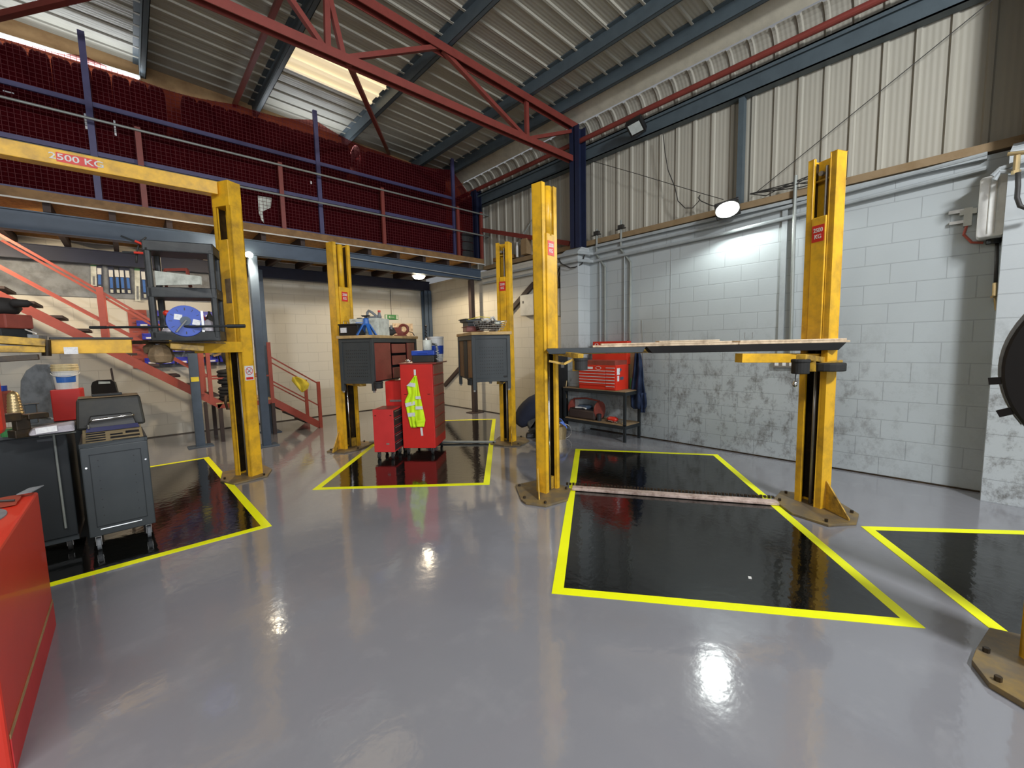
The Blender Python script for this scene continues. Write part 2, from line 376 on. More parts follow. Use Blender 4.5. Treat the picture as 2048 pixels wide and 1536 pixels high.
# block piers against the right wall
def pier(n, x0, y0, y1, h):
    m = MB().box((x0, y0, 0), (XR, y1, h)); m.prism([(x0, y0, h), (x0, y1, h), (XR, y1, h), (XR, y0, h)], (0, 0, 0.001))
    m.hexa([(x0, y0, h), (XR, y0, h), (XR, y1, h), (x0, y1, h), (x0+0.14, y0+0.02, h+0.10), (XR, y0+0.02, h+0.10), (XR, y1-0.02, h+0.10), (x0+0.14, y1-0.02, h+0.10)])
    struct('wall_pier_%d' % n, m, 'wall_pier')
pier(1, 6.11, 4.88, 5.30, 3.30); pier(2, 6.14, -0.60, -0.14, 3.32)
struct('trim_1', MB().box((6.43, -9, 3.445), (6.60, 8.0, 3.53)), 'ledge_wood')
# roof and cladding: one profile path swept along the building with ribs facing in
RZ = lambda x: 5.86 + (6.0-x)*0.045
def sheet(name, path, y0, y1, mat, ribs=True, rh=0.030, rw=0.024, pitch=0.272, off=0.0, flip=1, phase=0.0):
    ys = []; y = y0 + phase
    if ribs:
        while y < y1:
            ys += [(y-rw-0.014, 0), (y-rw, rh), (y+rw, rh), (y+rw+0.014, 0)]; y += pitch
        ys = [(y0, 0)] + [q for q in ys if y0 < q[0] < y1] + [(y1, 0)]
    else: ys = [(y0, 0), (y1, 0)]
    m = MB(); grid = []
    for i, (x, z) in enumerate(path):
        a = V(path[max(i-1, 0)]); b = V(path[min(i+1, len(path)-1)]); t = (b-a).normalized(); n = V((-t.y, t.x))*flip
        grid.append([(x+n.x*(h+off), yy, z+n.y*(h+off)) for yy, h in ys])
    vs = [p for row in grid for p in row]; w = len(ys)
    m._add(vs, [(i*w+j, i*w+j+1, (i+1)*w+j+1, (i+1)*w+j) for i in range(len(path)-1) for j in range(w-1)])
    o = m.build(name, mat); sd = o.modifiers.new('solid', 'SOLIDIFY'); sd.thickness = 0.004
    return tag(o, kind='structure')
arc = [(6.63-0.27*(1-cos(a)), 5.12+0.50*sin(a)) for a in [i*pi/2*0.94/8 for i in range(9)]]
sheet('wall_right_cladding', [(6.63, 3.5), (6.63, 4.4)]+arc, -9, YG, 'sheet', phase=0.05, rh=0.024, rw=0.018)
sheet('ceiling', [(6.02, RZ(6.02)), (2.0, RZ(2.0)), (-3.0, RZ(-3.0)), (-9.0, RZ(-3.0)-0.35)], -9, YG, 'sheet', flip=1, phase=0.05, rh=0.020, rw=0.014)
sheet('trim_2', [(6.38, 5.64), (6.02, RZ(6.02)+0.0)], -9, YG, 'flash', ribs=False)
sheet('window_1', [(3.50, RZ(3.50)), (1.98, RZ(1.98))], 6.55, 7.42, 'sky_glow', off=0.012)
# purlins, girt and eaves members (structure of the roof)
def zsec(name, x, z, y0, y1, mat='purlin', w=0.07, h=0.19):
    m = MB(); m.box((x-0.006, y0, z-h/2), (x+0.006, y1, z+h/2)); m.box((x-w, y0, z+h/2-0.012), (x, y1, z+h/2))
    m.box((x, y0, z-h/2), (x+w, y1, z-h/2+0.012)); m.box((x+w-0.008, y0, z-h/2), (x+w, y1, z-h/2+0.03))
    return struct(name, m, mat)
for i, x in enumerate((5.90, 5.15, 3.56, 1.98, 0.46, -1.10, -2.6, -4.2)):
    zsec('ceiling_purlin_%d' % (i+1), x, RZ(x)-0.10, -9, YG)
m = MB(); m.box((6.46, -9, 4.97), (6.60, YG, 4.985)); m.box((6.46, -9, 4.97), (6.472, YG, 5.22)); m.box((6.42, -9, 5.20), (6.60, YG, 5.22)); m.box((6.42, -9, 5.16), (6.43, YG, 5.22))
struct('trim_3', m, 'purlin')
struct('trim_4', MB().box((6.50, 2.29, 3.55), (6.60, 2.36, 4.97)), 'purlin')
struct('trim_5', MB().cyl((6.34, -9, 5.30), (6.34, YG, 5.30), 0.042, 12), 'truss')

# steel columns
def hcol(name, x, y, z0, z1, mat, label, w=0.26, d=0.26, lie='Y'):
    m = MB()
    if lie == 'Y': m.box((x-w/2, y-d/2, z0), (x-w/2+0.016, y+d/2, z1)); m.box((x+w/2-0.016, y-d/2, z0), (x+w/2, y+d/2, z1)); m.box((x-w/2, y-0.008, z0), (x+w/2, y+0.008, z1))
    else: m.box((x-w/2, y-d/2, z0), (x+w/2, y-d/2+0.016, z1)); m.box((x-w/2, y+d/2-0.016, z0), (x+w/2, y+d/2, z1)); m.box((x-0.008, y-d/2, z0), (x+0.008, y+d/2, z1))
    return solo(name, m, mat, label, 'column')
hcol('steel_column', 6.30, 5.02, 3.40, 5.52, 'dark_navy', 'dark blue steel column standing on the block pier by the truss end', 0.20, 0.22)
hcol('steel_column', 6.29, -0.40, 3.42, 5.55, 'dark_navy', 'dark blue steel column at the extreme upper right corner', 0.28, 0.34)
hcol('steel_column', 6.38, 8.14, 3.72, 5.30, 'dark_navy', 'dark blue steel column rising beside the right end of the mezzanine net', 0.16, 0.20)
hcol('steel_column', 6.33, 10.50, 0.0, 3.215, 'navy', 'slate blue steel column in the far corner under the mezzanine', 0.22, 0.20, 'X')
# roof truss
t = thing('roof_truss', 'dark red steel lattice truss crossing the ceiling to the right wall', 'roof truss', (6.3, 5.1, 4.9)); iv = inv_of(t)
TZ = lambda x: RZ(x)-0.26
def bar(a, b, w=0.06, h=0.06, name='brace', p=None, q=None, mat='truss'):
    return MB().beam(a, b, w, h).build(name, mat, p, inv=q)
def angle_bar(a, b, name, s=0.09):
    m = MB(); m.beam(a, b, s, 0.012); a, b = V(a), V(b); m.beam(a+V((0, -s/2, -s/2)), b+V((0, -s/2, -s/2)), 0.012, s); m.beam(a+V((0, s/2-0.0, -s/2)), b+V((0, s/2, -s/2)), 0.012, s)
    return m.build(name, 'truss', t, inv=iv)
angle_bar((6.34, 5.1, TZ(6.34)+0.03), (-4.0, 5.1, TZ(-4.0)+0.03), 'top_chord', 0.11)
angle_bar((6.34, 5.1, 5.03), (-4.0, 5.1, 5.05), 'bottom_chord', 0.10)
for a, b in (((6.30, 4.98), (6.30, 5.56)), ((5.09, 5.0), (5.09, 5.62)), ((5.02, 5.02), (3.49, 5.68)), ((3.44, 5.70), (2.18, 5.04)), ((5.16, 5.03), (6.25, 5.48)),
             ((1.93, 5.03), (1.96, 5.82)), ((1.88, 5.03), (1.15, 5.82)), ((2.10, 5.04), (1.98, 5.60)), ((0.55, 5.04), (1.10, 5.80)), ((0.45, 5.04), (-0.5, 5.86))):
    bar((a[0], 5.1, a[1]), (b[0], 5.1, b[1]), 0.06, 0.055, 'web_member', t, iv)
e1 = wy(468, 212, YG); e0 = V((e1.x, 5.1, e1.z))
tag(bar(e0+V((0, -3, 0)), e1, 0.06, 0.06, 'roof_tie'), 'red steel tie running from the truss to the top of the tyre rack', 'roof tie')
tag(bar((2.16, 5.1, 4.98), wy(778, 308, YG), 0.06, 0.05, 'roof_brace'), 'red diagonal brace from truss node down to the net top near the hoop', 'roof brace')
dm0, dm1 = fl(0, 32, 5.75), fl(132, 0, 5.75); dd = dm1-dm0
tag(bar(dm0-dd*1.2, dm1+dd*3, 0.07, 0.07, 'roof_brace'), 'dark red brace crossing the extreme upper left corner of the roof', 'roof brace')
tag(bar((6.41, 8.04, 4.39), (6.41, 5.32, 3.56), 0.03, 0.09, 'wall_brace'), 'oxide red flat brace on the right wall between mezzanine and pier', 'wall brace')

# ------------------------------------------------------------------ mezzanine
t = thing('mezzanine', 'mezzanine floor of orange chipboard on blue steel beams along the back wall', 'mezzanine', (2.7, 9.3, 3.2)); iv = inv_of(t)
MB().box((-8.98, 8.02, 3.62), (6.44, YB-0.01, 3.69)).build('deck', 'chip', t, inv=iv)
MB().box((-8.98, 7.985, 3.585), (6.44, 8.02, 3.70)).build('edge_board', 'brown_wood', t, inv=iv)
x = -8.6
while x < 6.4: MB().box((x, 8.06, 3.47), (x+0.07, YB-0.01, 3.615)).build('joist', 'tread', t, inv=iv); x += 0.61
for nm, y0, z0, z1 in (('front_beam', 8.07, 3.215, 3.465), ('rear_beam', 10.42, 3.22, 3.465)):
    m = MB(); w = 0.16; m.box((-8.98, y0, z0), (6.42, y0+w, z0+0.014)); m.box((-8.98, y0, z1-0.014), (6.42, y0+w, z1)); m.box((-8.98, y0+w/2-0.05, z0), (6.42, y0+w/2-0.04, z1))
    m.build(nm, 'navy' if nm[0] == 'f' else 'dark_navy', t, inv=iv)
for (x, y, z0, s, mt) in ((1.63, 8.14, 0, 0.125, 'navy'), (6.19, 8.19, 0, 0.11, 'tread'), (1.98, 9.44, 0, 0.11, 'navy')):
    m = MB(); m.cbox((x, y, 1.605), (s, s, 3.21)); m.cbox((x, y, 0.008), (0.34, 0.30, 0.016)); m.build('post', mt, t, inv=iv, bevel=0.006)
MB().tube([(-8.98, 7.97, 3.575), (6.45, 7.97, 3.575)], 0.011, 6).build('white_pipe', 'white', t, inv=iv)
MB().tube([(3.0, 8.05, 3.37), (6.4, 8.05, 3.26)], 0.010, 6).build('conduit', 'conduit', t, inv=iv)

# guard rail of the mezzanine
t = thing('mezzanine_guard_rail', 'guard rail of red posts and two galvanised tubes at the mezzanine edge', 'guard rail', (2.7, 8.02, 3.7)); iv = inv_of(t)
for x in (-1.46, 0.33, 2.12, 3.94, 5.75, 6.42): MB().cbox((x, 8.03, 4.24), (0.065, 0.05, 1.10)).build('post', 'truss', t, inv=iv)
for z in (4.74, 4.25): MB().cyl((-8.98, 7.995, z), (6.9, 7.995, z), 0.017, 10).build('rail', 'galv', t, inv=iv)

# tyre rack
t = thing('tyre_rack', 'blue steel tyre racking behind the red net on the mezzanine', 'rack', (2.7, 8.3, 3.7)); iv = inv_of(t)
RX = (-3.0, -0.14, 2.79, 5.74)
for x in RX: MB().box((x-0.035, 8.14, 3.70), (x+0.035, 8.19, 5.90)).build('upright', 'rack_blue', t, inv=iv)
for x in RX: MB().box((x-0.035, 8.865, 3.70), (x+0.035, 8.91, 5.62)).build('upright', 'rack_blue', t, inv=iv)
for z in (5.00, 4.36, 3.735):
    for y in (8.16, 8.80): MB().box((-8.9, y, z-0.03), (5.76, y+0.03, z+0.03)).build('beam', 'rack_blue', t, inv=iv)
# tyres: each is one thing
def tyre_mesh(R=0.315, w=0.185):
    prof = []
    for k in range(13):
        a = pi*k/12
        prof.append((R - 0.05 + 0.05*abs(sin(a))**0.5, -w/2*cos(a)*1.0))
    outer = [(R-0.11, -w/2*0.82), (R-0.06, -w/2)] + [(R-0.012, -w/2*0.86), (R, -w/2*0.62), (R-0.008, -w/2*0.30), (R-0.008, -w/2*0.27), (R, -w/2*0.24), (R, w/2*0.24), (R-0.008, w/2*0.27), (R-0.008, w/2*0.30), (R, w/2*0.62), (R-0.012, w/2*0.86)] + [(R-0.06, w/2), (R-0.11, w/2*0.82), (R-0.115, w/2*0.6), (R-0.115, -w/2*0.6), (R-0.11, -w/2*0.82)]
    return MB().lathe(outer, 28, axis='X')
proto = None; tiers = ((5.425, 'top', 4.985), (4.70, 'middle', 4.345), (4.03, 'bottom', 3.700))
for zc, tier, zb in tiers:
    x = -1.55; i = 0
    while x < 5.62:
        gap = (tier == 'top' and (0.72 < x < 0.86 or 3.52 < x < 3.80))
        if tier == 'top' and x > 5.62: break
        if not gap:
            z = zb + 0.315; y = 8.532 + random.uniform(-0.008, 0.008)
            lab = 'black tyre standing on edge on the %s shelf of the mezzanine rack behind red netting' % tier
            if proto is None:
                proto = tag(tyre_mesh().build('tyre', 'rubber', smooth=True), lab, 'tyre', 'tyres on the %s shelf of the rack' % tier); o = proto
            else: o = dup(proto, label=lab, group='tyres on the %s shelf of the rack' % tier)
            o.location = (x, y, z); o.scale = (random.uniform(0.95, 1.05),)*3 if False else (1, 1, 1); o.rotation_euler = (random.uniform(0, 6), 0, random.uniform(-0.05, 0.05))
        x += 0.196; i += 1
# wheel trim ring hanging in front of the gap
solo('alloy_wheel', MB().lathe([(0.235, -0.09), (0.25, -0.10), (0.26, -0.10), (0.255, -0.06), (0.20, -0.02), (0.20, 0.05), (0.185, 0.05), (0.185, -0.02), (0.225, -0.07), (0.235, -0.09)], 32, (3.72, 8.50, 5.40), 'X'), 'silver_rim',
     'silver wheel rim standing in the gap on the top shelf', 'wheel rim', smooth=True)

# red debris net
t = thing('safety_net', 'red safety netting stretched along the front of the mezzanine rack', 'net', (2.7, 8.1, 3.7)); iv = inv_of(t)
def ntop(x):
    zs = ((-9, 5.58), (-3.0, 5.58), (-0.35, 5.55), (-0.14, 5.62), (0.15, 5.55), (1.6, 5.60), (2.79, 5.76), (4.2, 5.54), (5.74, 5.64), (6.42, 5.05))
    for (a, za), (b, zb_) in zip(zs, zs[1:]):
        if a <= x <= b:
            u = (x-a)/(b-a); return za+(zb_-za)*u - 0.07*sin(pi*u)*(1 if b-a > 1 else 0)
    return 5.0
m = MB(); nx = 240; X0, X1 = -9.0, 6.42; prev = None; vs = []; nz = 8
for i in range(nx+1):
    x = X0+(X1-X0)*i/nx
    for j in range(nz+1):
        u = j/nz; z = 3.70+(ntop(x)-3.70)*u; vs.append((x, 8.200+0.004*sin(x*5.1+z*3)+0.003*sin(x*2.2), z))
m._add(vs, [(i*(nz+1)+j, (i+1)*(nz+1)+j, (i+1)*(nz+1)+j+1, i*(nz+1)+j+1) for i in range(nx) for j in range(nz)])
m.build('netting_film', 'net_film', t, inv=iv)
m = MB(); x = X0; r_ = 0.0024
def cord(p, q):
    m.beam(p, q, 2*r_, 2*r_)
while x < X1:
    cord((x, 8.192, 3.70), (x, 8.192, ntop(x))); x += 0.056
z = 3.70
while z < 5.76:
    xa = X0
    while xa < X1:
        xb = min(xa+0.6, X1)
        if min(ntop(xa), ntop(xb)) > z-0.03: cord((xa, 8.192, min(z, ntop(xa))), (xb, 8.192, min(z, ntop(xb))))
        xa = xb
    z += 0.056
m.build('net_cords', 'net_cord', t, inv=iv)
# fluorescent battens on the gable above the tyres
def batten(x0, x1, z, label):
    t = thing('tube_light', label, 'light', ((x0+x1)/2, YG-0.05, z)); iv = inv_of(t)
    MB().box((x0, YG-0.07, z+0.0), (x1, YG-0.002, z+0.05)).build('housing', 'white', t, inv=iv)
    MB().cyl((x0+0.02, YG-0.10, z-0.01), (x1-0.02, YG-0.10, z-0.01), 0.020, 12).build('tube', 'tube_glow', t, inv=iv, smooth=True)
    area('tube_light_glow', ((x0+x1)/2, YG-0.16, z-0.01), ((x0+x1)/2, YG-1.5, z+0.25), x1-x0, 0.04, 8, (0.88, 0.94, 1.0))
batten(-1.15, 0.46, 5.86, 'long glowing fluorescent tube above the tyre rack at upper left')
batten(2.15, 3.55, 5.60, 'fluorescent tube hidden behind the top tyres, lighting the roof sheets')

# old floodlight under the eaves
t = thing('floodlight', 'unlit black floodlight with square glass hanging below the red eaves tube', 'floodlight', wx(1275, 255, 6.2), 0); iv = inv_of(t)
c = wx(1272, 252, 6.18)
ndir = V((-0.55, -0.15, -0.82)).normalized(); xd = V((0, 1, 0)); xd = (xd-ndir*xd.dot(ndir)).normalized(); yd = ndir.cross(xd)
def obox(m, c, xd, yd, zd, a, b, h):
    "box centred at c with half sizes a, b, h"
    return m.hexa([c+xd*(sx*a)+yd*(sy*b)+zd*(sz*h) for sz in (-1, 1) for sx, sy in ((-1, -1), (1, -1), (1, 1), (-1, 1))])
obox(MB(), c, xd, yd, ndir, 0.13, 0.115, 0.05).build('housing', 'black', t, inv=iv, bevel=0.01)
obox(MB(), c+ndir*0.052, xd, yd, ndir, 0.095, 0.08, 0.003).build('glass', 'glass', t, inv=iv)
MB().beam(c+yd*0.12, c+yd*0.12+V((0.22, 0, 0.10)), 0.03, 0.02).build('bracket', 'black', t, inv=iv)
# lit floodlight on the right wall
t = thing('floodlight', 'dazzling lit floodlight fixed to the timber ledge of the right wall', 'floodlight', (6.28, 2.40, 3.46)); iv = inv_of(t)
fc = wx(1455, 418, 6.22); nd = V((-0.90, -0.30, -0.50)).normalized(); xd = V((0, 1, 0)); xd = (xd-nd*xd.dot(nd)).normalized(); yd = nd.cross(xd)
obox(MB(), fc, xd, yd, nd, 0.15, 0.11, 0.035).build('housing', 'black', t, inv=iv, bevel=0.01)
MB().prism([fc+nd*0.036+xd*(0.145*cos(a))+yd*(0.10*sin(a)) for a in [i*pi/14 for i in range(28)]], nd*0.006).build('lamp_face', 'flood_glow', t, inv=iv)
MB().beam(fc, (6.44, 2.40, 3.46), 0.04, 0.03).build('bracket', 'steel', t, inv=iv)
spot('floodlight_beam', fc+nd*0.06, fc+V((-1.4, -0.25, -2.0)), 120, (0.93, 1.0, 0.97), 172, 0.25, 0.07)
# round lamp under the mezzanine
t = thing('bulkhead_lamp', 'round warm lamp glowing on the underside of the mezzanine beam', 'light', (4.88, 8.30, 3.22)); iv = inv_of(t)
lc = V((4.86, 8.33, 3.21))
MB().cyl(lc+V((0, 0, -0.005)), lc+V((0, 0, 0.06)), 0.15, 24).build('base', 'white', t, inv=iv)
MB().lathe([(0.13, 0), (0.12, -0.035), (0.08, -0.06), (0.0001, -0.07)], 24, lc-V((0, 0, 0.005))).build('diffuser', 'warm_glow', t, inv=iv, smooth=True)
spot('bulkhead_lamp_glow', lc-V((0, 0, 0.10)), lc-V((0, 0, 2)), 230, (1.0, 0.80, 0.54), 175, 0.2, 0.1)
# small lamp under the mezzanine at the left, past the left post
t = thing('spot_lamp', 'small bright lamp at the head of the blue post behind the left lift', 'light', wy(498, 510, 8.0)); iv = inv_of(t)
sc = wy(498, 510, 8.0)
MB().lathe([(0.02, 0.05), (0.05, 0.03), (0.06, 0), (0.045, -0.03), (0.001, -0.035)], 16, sc).build('bulb', 'warm_glow', t, inv=iv, smooth=True)
spot('spot_lamp_glow', sc+V((-0.05, -0.05, -0.05)), sc+V((-2.2, 1.2, -2.2)), 130, (1.0, 0.80, 0.55), 170, 0.3, 0.06)
area('under_mezzanine_light', (-1.6, 8.9, 3.35), (-0.6, 9.8, 1.6), 1.2, 0.1, 60, (1.0, 0.82, 0.58))  # warm area light under the deck, with no fixture built

# ------------------------------------------------------------------ floor paint and tape of the four bays
def bay(label, cor, tw=0.075):
    t = thing('bay_marking', label, 'floor marking', (*[sum(c[i] for c in cor)/4 for i in (0, 1)], 0.0)); iv = inv_of(t)
    c = [V((*p, 0)) for p in cor]; ce = sum(c, V((0, 0, 0)))/4
    inn = []
    n = len(c)
    for i in range(n):
        a, b_, d = c[i-1], c[i], c[(i+1) % n]; e1_ = (a-b_).normalized(); e2_ = (d-b_).normalized()
        s_ = e1_.cross(e2_).length; inn.append(b_+(e1_+e2_)*(tw/s_))
    z0, z1, z2 = V((0, 0, 0.0006)), V((0, 0, 0.0022)), V((0, 0, 0.0030))
    MB().prism([p+z0 for p in inn], (0, 0, 0.0012)).build('painted_panel', 'black_floor', t, inv=iv)
    for i in range(n):
        j = (i+1) % n; MB().prism([c[i]+z0, c[j]+z0, inn[j]+z0, inn[i]+z0], (0, 0, 0.0022)).build('tape', 'tape', t, inv=iv)
bay('large black floor bay edged with yellow tape under the boarded lift on the right', [(5.04, 4.10), (6.17, 2.40), (3.20, 0.09), (1.94, 1.79)])
bay('black floor bay edged with yellow tape under the middle lift with red cabinets', [(1.46, 5.14), (3.03, 3.77), (5.94, 7.10), (4.37, 8.47)])
bay('black floor bay edged with yellow tape under the trolleys on the left', [(0.86, 4.35), (0.79, 7.98), (-3.0, 7.98), (-3.0, 4.35)])
bay('black floor bay edged with yellow tape cut by the right picture edge', [(4.60, 0.57), (2.02, -1.05), (3.64, -2.93), (6.22, -1.31)])

# white scraps and labels among the tyres, seen through the net
a_ = [(694, 262), (836, 285), (828, 385), (742, 425), (756, 540), (735, 520), (705, 440)]
P_ = [wy(380+x/5.12, 340+y/5.12, 8.1925) for x, y in a_]
solo('white_sheet', MB().prism(P_, (0, 0.0012, 0)), 'offwhite', 'torn white sheet hanging behind the red net above the left lift post', 'sheet')
for k, (x, y, w_, h_, lb) in enumerate(((570, 385, 0.06, 0.07, 'white triangular tyre label right of the torn white sheet'), (174, 243, 0.045, 0.20, 'long white paper strip behind the leftmost blue rack post'), (230, 256, 0.02, 0.20, 'thin pale strip between two tyres left of the first red post'),
     (17, 184, 0.09, 0.015, 'small white label on the tyres at the extreme left'), (622, 365, 0.03, 0.05, 'tiny pale label beside the second blue rack post'))):
    c = wy(x, y, 8.193); m = MB()
    if 'triangular' in lb: m.prism([c+V((-w_/2, 0, -h_/2)), c+V((w_/2, 0, -h_/2)), c+V((0, 0, h_/2))], (0, 0.001, 0))
    else: m.cbox(c, (w_, 0.001, h_))
    solo('paper_label', m, 'label', lb, 'label')

# ================================================================== LIFTS
def column(t, iv, c, na, H, ztop, zbot, rod='chrome', upper='tube', sticker=True, half=0.13, dep=0.065):
    "open steel channel at c, opening towards angle na (degrees); carriage between zbot and ztop"
    a = radians(na); n = V((cos(a), sin(a), 0)); s = V((-sin(a), cos(a), 0)); c = V((*c, 0)); th = 0.012; lip = 0.058
    P = lambda i, j, z: c + n*i + s*j + V((0, 0, z))
    m = MB()
    def pl(i0, j0, i1, j1, z0=0.02, z1=H): m.hexa([P(i0, j0, z0), P(i1, j0, z0), P(i1, j1, z0), P(i0, j1, z0), P(i0, j0, z1), P(i1, j0, z1), P(i1, j1, z1), P(i0, j1, z1)])
    pl(-dep, -half, -dep+th, half)
    for sg in (-1, 1): pl(-dep, sg*half, dep, sg*(half-th)); pl(dep-th, sg*half, dep, sg*(half-lip)); pl(dep-0.03, sg*(half-lip+0.008), dep, sg*(half-lip))
    col = m.build('column', 'yellow', t, inv=iv, bevel=0.004)
    ci = half-lip-0.006; m = MB()
    def pc(i0, j0, i1, j1, z0, z1): m.hexa([P(i0, j0, z0), P(i1, j0, z0), P(i1, j1, z0), P(i0, j1, z0), P(i0, j0, z1), P(i1, j0, z1), P(i1, j1, z1), P(i0, j1, z1)])
    pc(0.0, -ci, dep+0.012, ci, zbot, ztop)
    car = m.build('carriage', 'yellow', t, inv=iv, bevel=0.006)
    # inside: dark greasy lining that paints in the shade of the slot, and screw
    def ps(*q): nonlocal m; m = MB(); pc(*q); m.build('slot_shade_strip', 'grease', t, inv=iv)
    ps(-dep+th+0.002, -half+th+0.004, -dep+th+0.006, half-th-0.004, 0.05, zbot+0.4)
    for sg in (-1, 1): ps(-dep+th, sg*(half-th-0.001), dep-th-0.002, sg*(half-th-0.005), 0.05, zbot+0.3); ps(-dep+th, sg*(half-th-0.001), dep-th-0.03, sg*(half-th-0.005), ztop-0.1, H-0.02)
    MB().cyl(P(0.02, 0.0, 0.03), P(0.02, 0, zbot), 0.016, 12).build('lifting_screw', rod, t, inv=iv, smooth=True)
    m = MB(); pc(-dep+0.01, 0.03, 0.02, half-lip+0.02, 0.02, 0.16); m.build('foot_block', 'yellow_greasy', t, inv=iv)
    if upper == 'tube': MB().cyl(P(0.035, 0, ztop-0.02), P(0.035, 0, H-0.02), 0.045, 18).build('ram_cover', 'yellow', t, inv=iv, smooth=True)
    elif upper == 'rod':
        MB().cyl(P(0.0, 0.0, ztop-0.02), P(0.0, 0, H-0.08), 0.012, 10).build('upper_screw', 'steel', t, inv=iv)
        m = MB(); pc(-dep+0.01, -half+th, 0.0, half-th, H-0.20, H-0.185); m.build('top_bracket', 'yellow_greasy', t, inv=iv)
        MB().cyl(P(0.0, -0.035, H-0.14), P(0.03, -0.035, H-0.14), 0.022, 12).build('bolt', 'steel', t, inv=iv)
    if sticker:
        zc = ztop-0.15; q = dep+0.0135
        m = MB(); pc(q, -0.056, q+0.0015, 0.056, zc-0.075, zc+0.075); st = m.build('load_sticker', 'sign_red', car, inv=iv)
        # seen from in front, "right" is -s... the label reads left to right for a viewer facing the opening
        xd = V((-sin(a), cos(a), 0)); xd = -xd if xd.dot(V((cos(YAW), -sin(YAW), 0))) < 0 else xd
        if xd.cross(V((0, 0, 1))).dot(n) < 0: xd = -xd
        text('2500', 0.052, P(q+0.0025, 0, zc+0.028), xd, (0, 0, 1), 'white', car, 'sticker_lettering', iv, bold=0.0012, sx=0.82)
        text('KG', 0.052, P(q+0.0025, 0, zc-0.030), xd, (0, 0, 1), 'white', car, 'sticker_lettering', iv, bold=0.0012, sx=0.9)
    return P, car
def plate(t, iv, poly, z=0.022):
    MB().prism([V((*p, 0.001)) for p in poly], (0, 0, z)).build('base_plate', 'base', t, inv=iv, bevel=0.003)
    c = sum((V((*p, 0)) for p in poly), V((0, 0, 0)))/len(poly)
    for p in poly[::2]:
        q = V((*p, 0))*0.84+c*0.16; MB().cyl(q+V((0, 0, z)), q+V((0, 0, z+0.025)), 0.014, 6).build('anchor_bolt', 'grease', t, inv=iv)
def gusset(t, iv, p, ang, l=0.30, h=0.30):
    a = radians(ang); d = V((cos(a), sin(a), 0)); s = V((-sin(a), cos(a), 0))*0.006; p = V((*p, 0.024))
    MB().prism([p-s, p+d*l-s, p+d*l+V((0, 0, 0.015))-s, p+V((0, 0, h))-s], s*2).build('gusset', 'yellow_greasy', t, inv=iv)
def arm(t, iv, a, b, w=0.10, h=0.07, mat='yellow_greasy'): return MB().beam(a, b, w, h).build('arm', mat, t, inv=iv, bevel=0.004)

# ---- lift 1 (right, boarded)
t = thing('two_post_lift', 'yellow two-post vehicle lift on the right with boards laid across its raised arms', 'vehicle lift', (4.2, 2.1, 0), 0, 'yellow two-post lifts'); iv = inv_of(t)
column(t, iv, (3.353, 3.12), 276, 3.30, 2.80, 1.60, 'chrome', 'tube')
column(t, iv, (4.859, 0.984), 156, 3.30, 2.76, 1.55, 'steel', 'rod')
plate(t, iv, [(2.93, 3.12), (2.90, 3.02), (2.99, 2.82), (3.27, 2.77), (3.55, 2.96), (3.60, 3.42), (3.20, 3.50)])
plate(t, iv, [(4.72, 1.28), (4.46, 1.05), (4.39, 0.76), (4.60, 0.60), (4.86, 0.62), (5.24, 0.92), (5.05, 1.30)])
gusset(t, iv, (3.20, 3.13), 227, 0.22, 0.27); gusset(t, iv, (4.80, 0.86), 228, 0.28, 0.27)
MB().beam((3.58, 2.96, 0.022), (4.66, 1.22, 0.022), 0.10, 0.03).build('cable_cover', 'cream_pad', t, inv=iv, bevel=0.006)
m = MB(); a_, b_ = V((3.60, 3.07, 0.04)), V((4.75, 1.27, 0.04)); nl = 60
for i in range(nl):
    p = a_.lerp(b_, i/nl); q = a_.lerp(b_, (i+0.7)/nl); m.beam(p, q, 0.03 if i % 2 else 0.018, 0.02 if i % 2 else 0.03)
m.build('floor_chain', 'grease', t, inv=iv)
def pad(t, iv, x, y, k, r=0.085, h=0.13, top=None):
    c = at(x, y, k); m = MB(); m.cyl(c-V((0, 0, h/2)), c+V((0, 0, h/2)), r*0.92, 20); m.cyl(c+V((0, 0, h/2-0.03)), c+V((0, 0, h/2)), r, 20)
    m.build('lifting_pad', 'rubber', t, inv=iv, bevel=0.008); return c
pc1 = pad(t, iv, 1162, 728, 4.15, 0.07, 0.12); pc2 = pad(t, iv, 1601, 733, 3.72, 0.075, 0.13)
arm(t, iv, V((3.33, 3.10, 1.58)), pc1+V((0, 0, 0.075)), 0.08, 0.05); arm(t, iv, V((3.45, 3.10, 1.56)), V((4.15, 2.35, 1.56)), 0.1, 0.06)
arm(t, iv, at(1655, 722, 4.0), pc2+V((0, 0, 0.085)), 0.08, 0.05); arm(t, iv, at(1660, 716, 4.0), at(1477, 716, 3.95), 0.12, 0.085, 'yellow')
for (x0, y0, x1, y1, k) in ((1098, 722, 1128, 728, 4.35), (1128, 728, 1152, 716, 4.2), (1632, 729, 1683, 722, 3.85)):
    MB().beam(at(x0, y0, k), at(x1, y1, k), 0.03, 0.022).build('arm_brace', 'yellow_greasy', t, inv=iv)
for (x, y, k) in ((1152, 729, 4.2), (1624, 730, 3.8)): MB().beam(at(x, y-14, k), at(x, y+13, k), 0.05, 0.05).build('pivot_block', 'yellow_greasy', t, inv=iv)
solo('rubber_ramp', MB().cyl(at(1655, 733, 3.85)-V((0, 0, 0.04)), at(1655, 733, 3.85)+V((0, 0, 0.035)), 0.14, 20), 'rubber', 'black round rubber arm pad hanging against the right post of the boarded lift', 'pad', bevel=0.01)
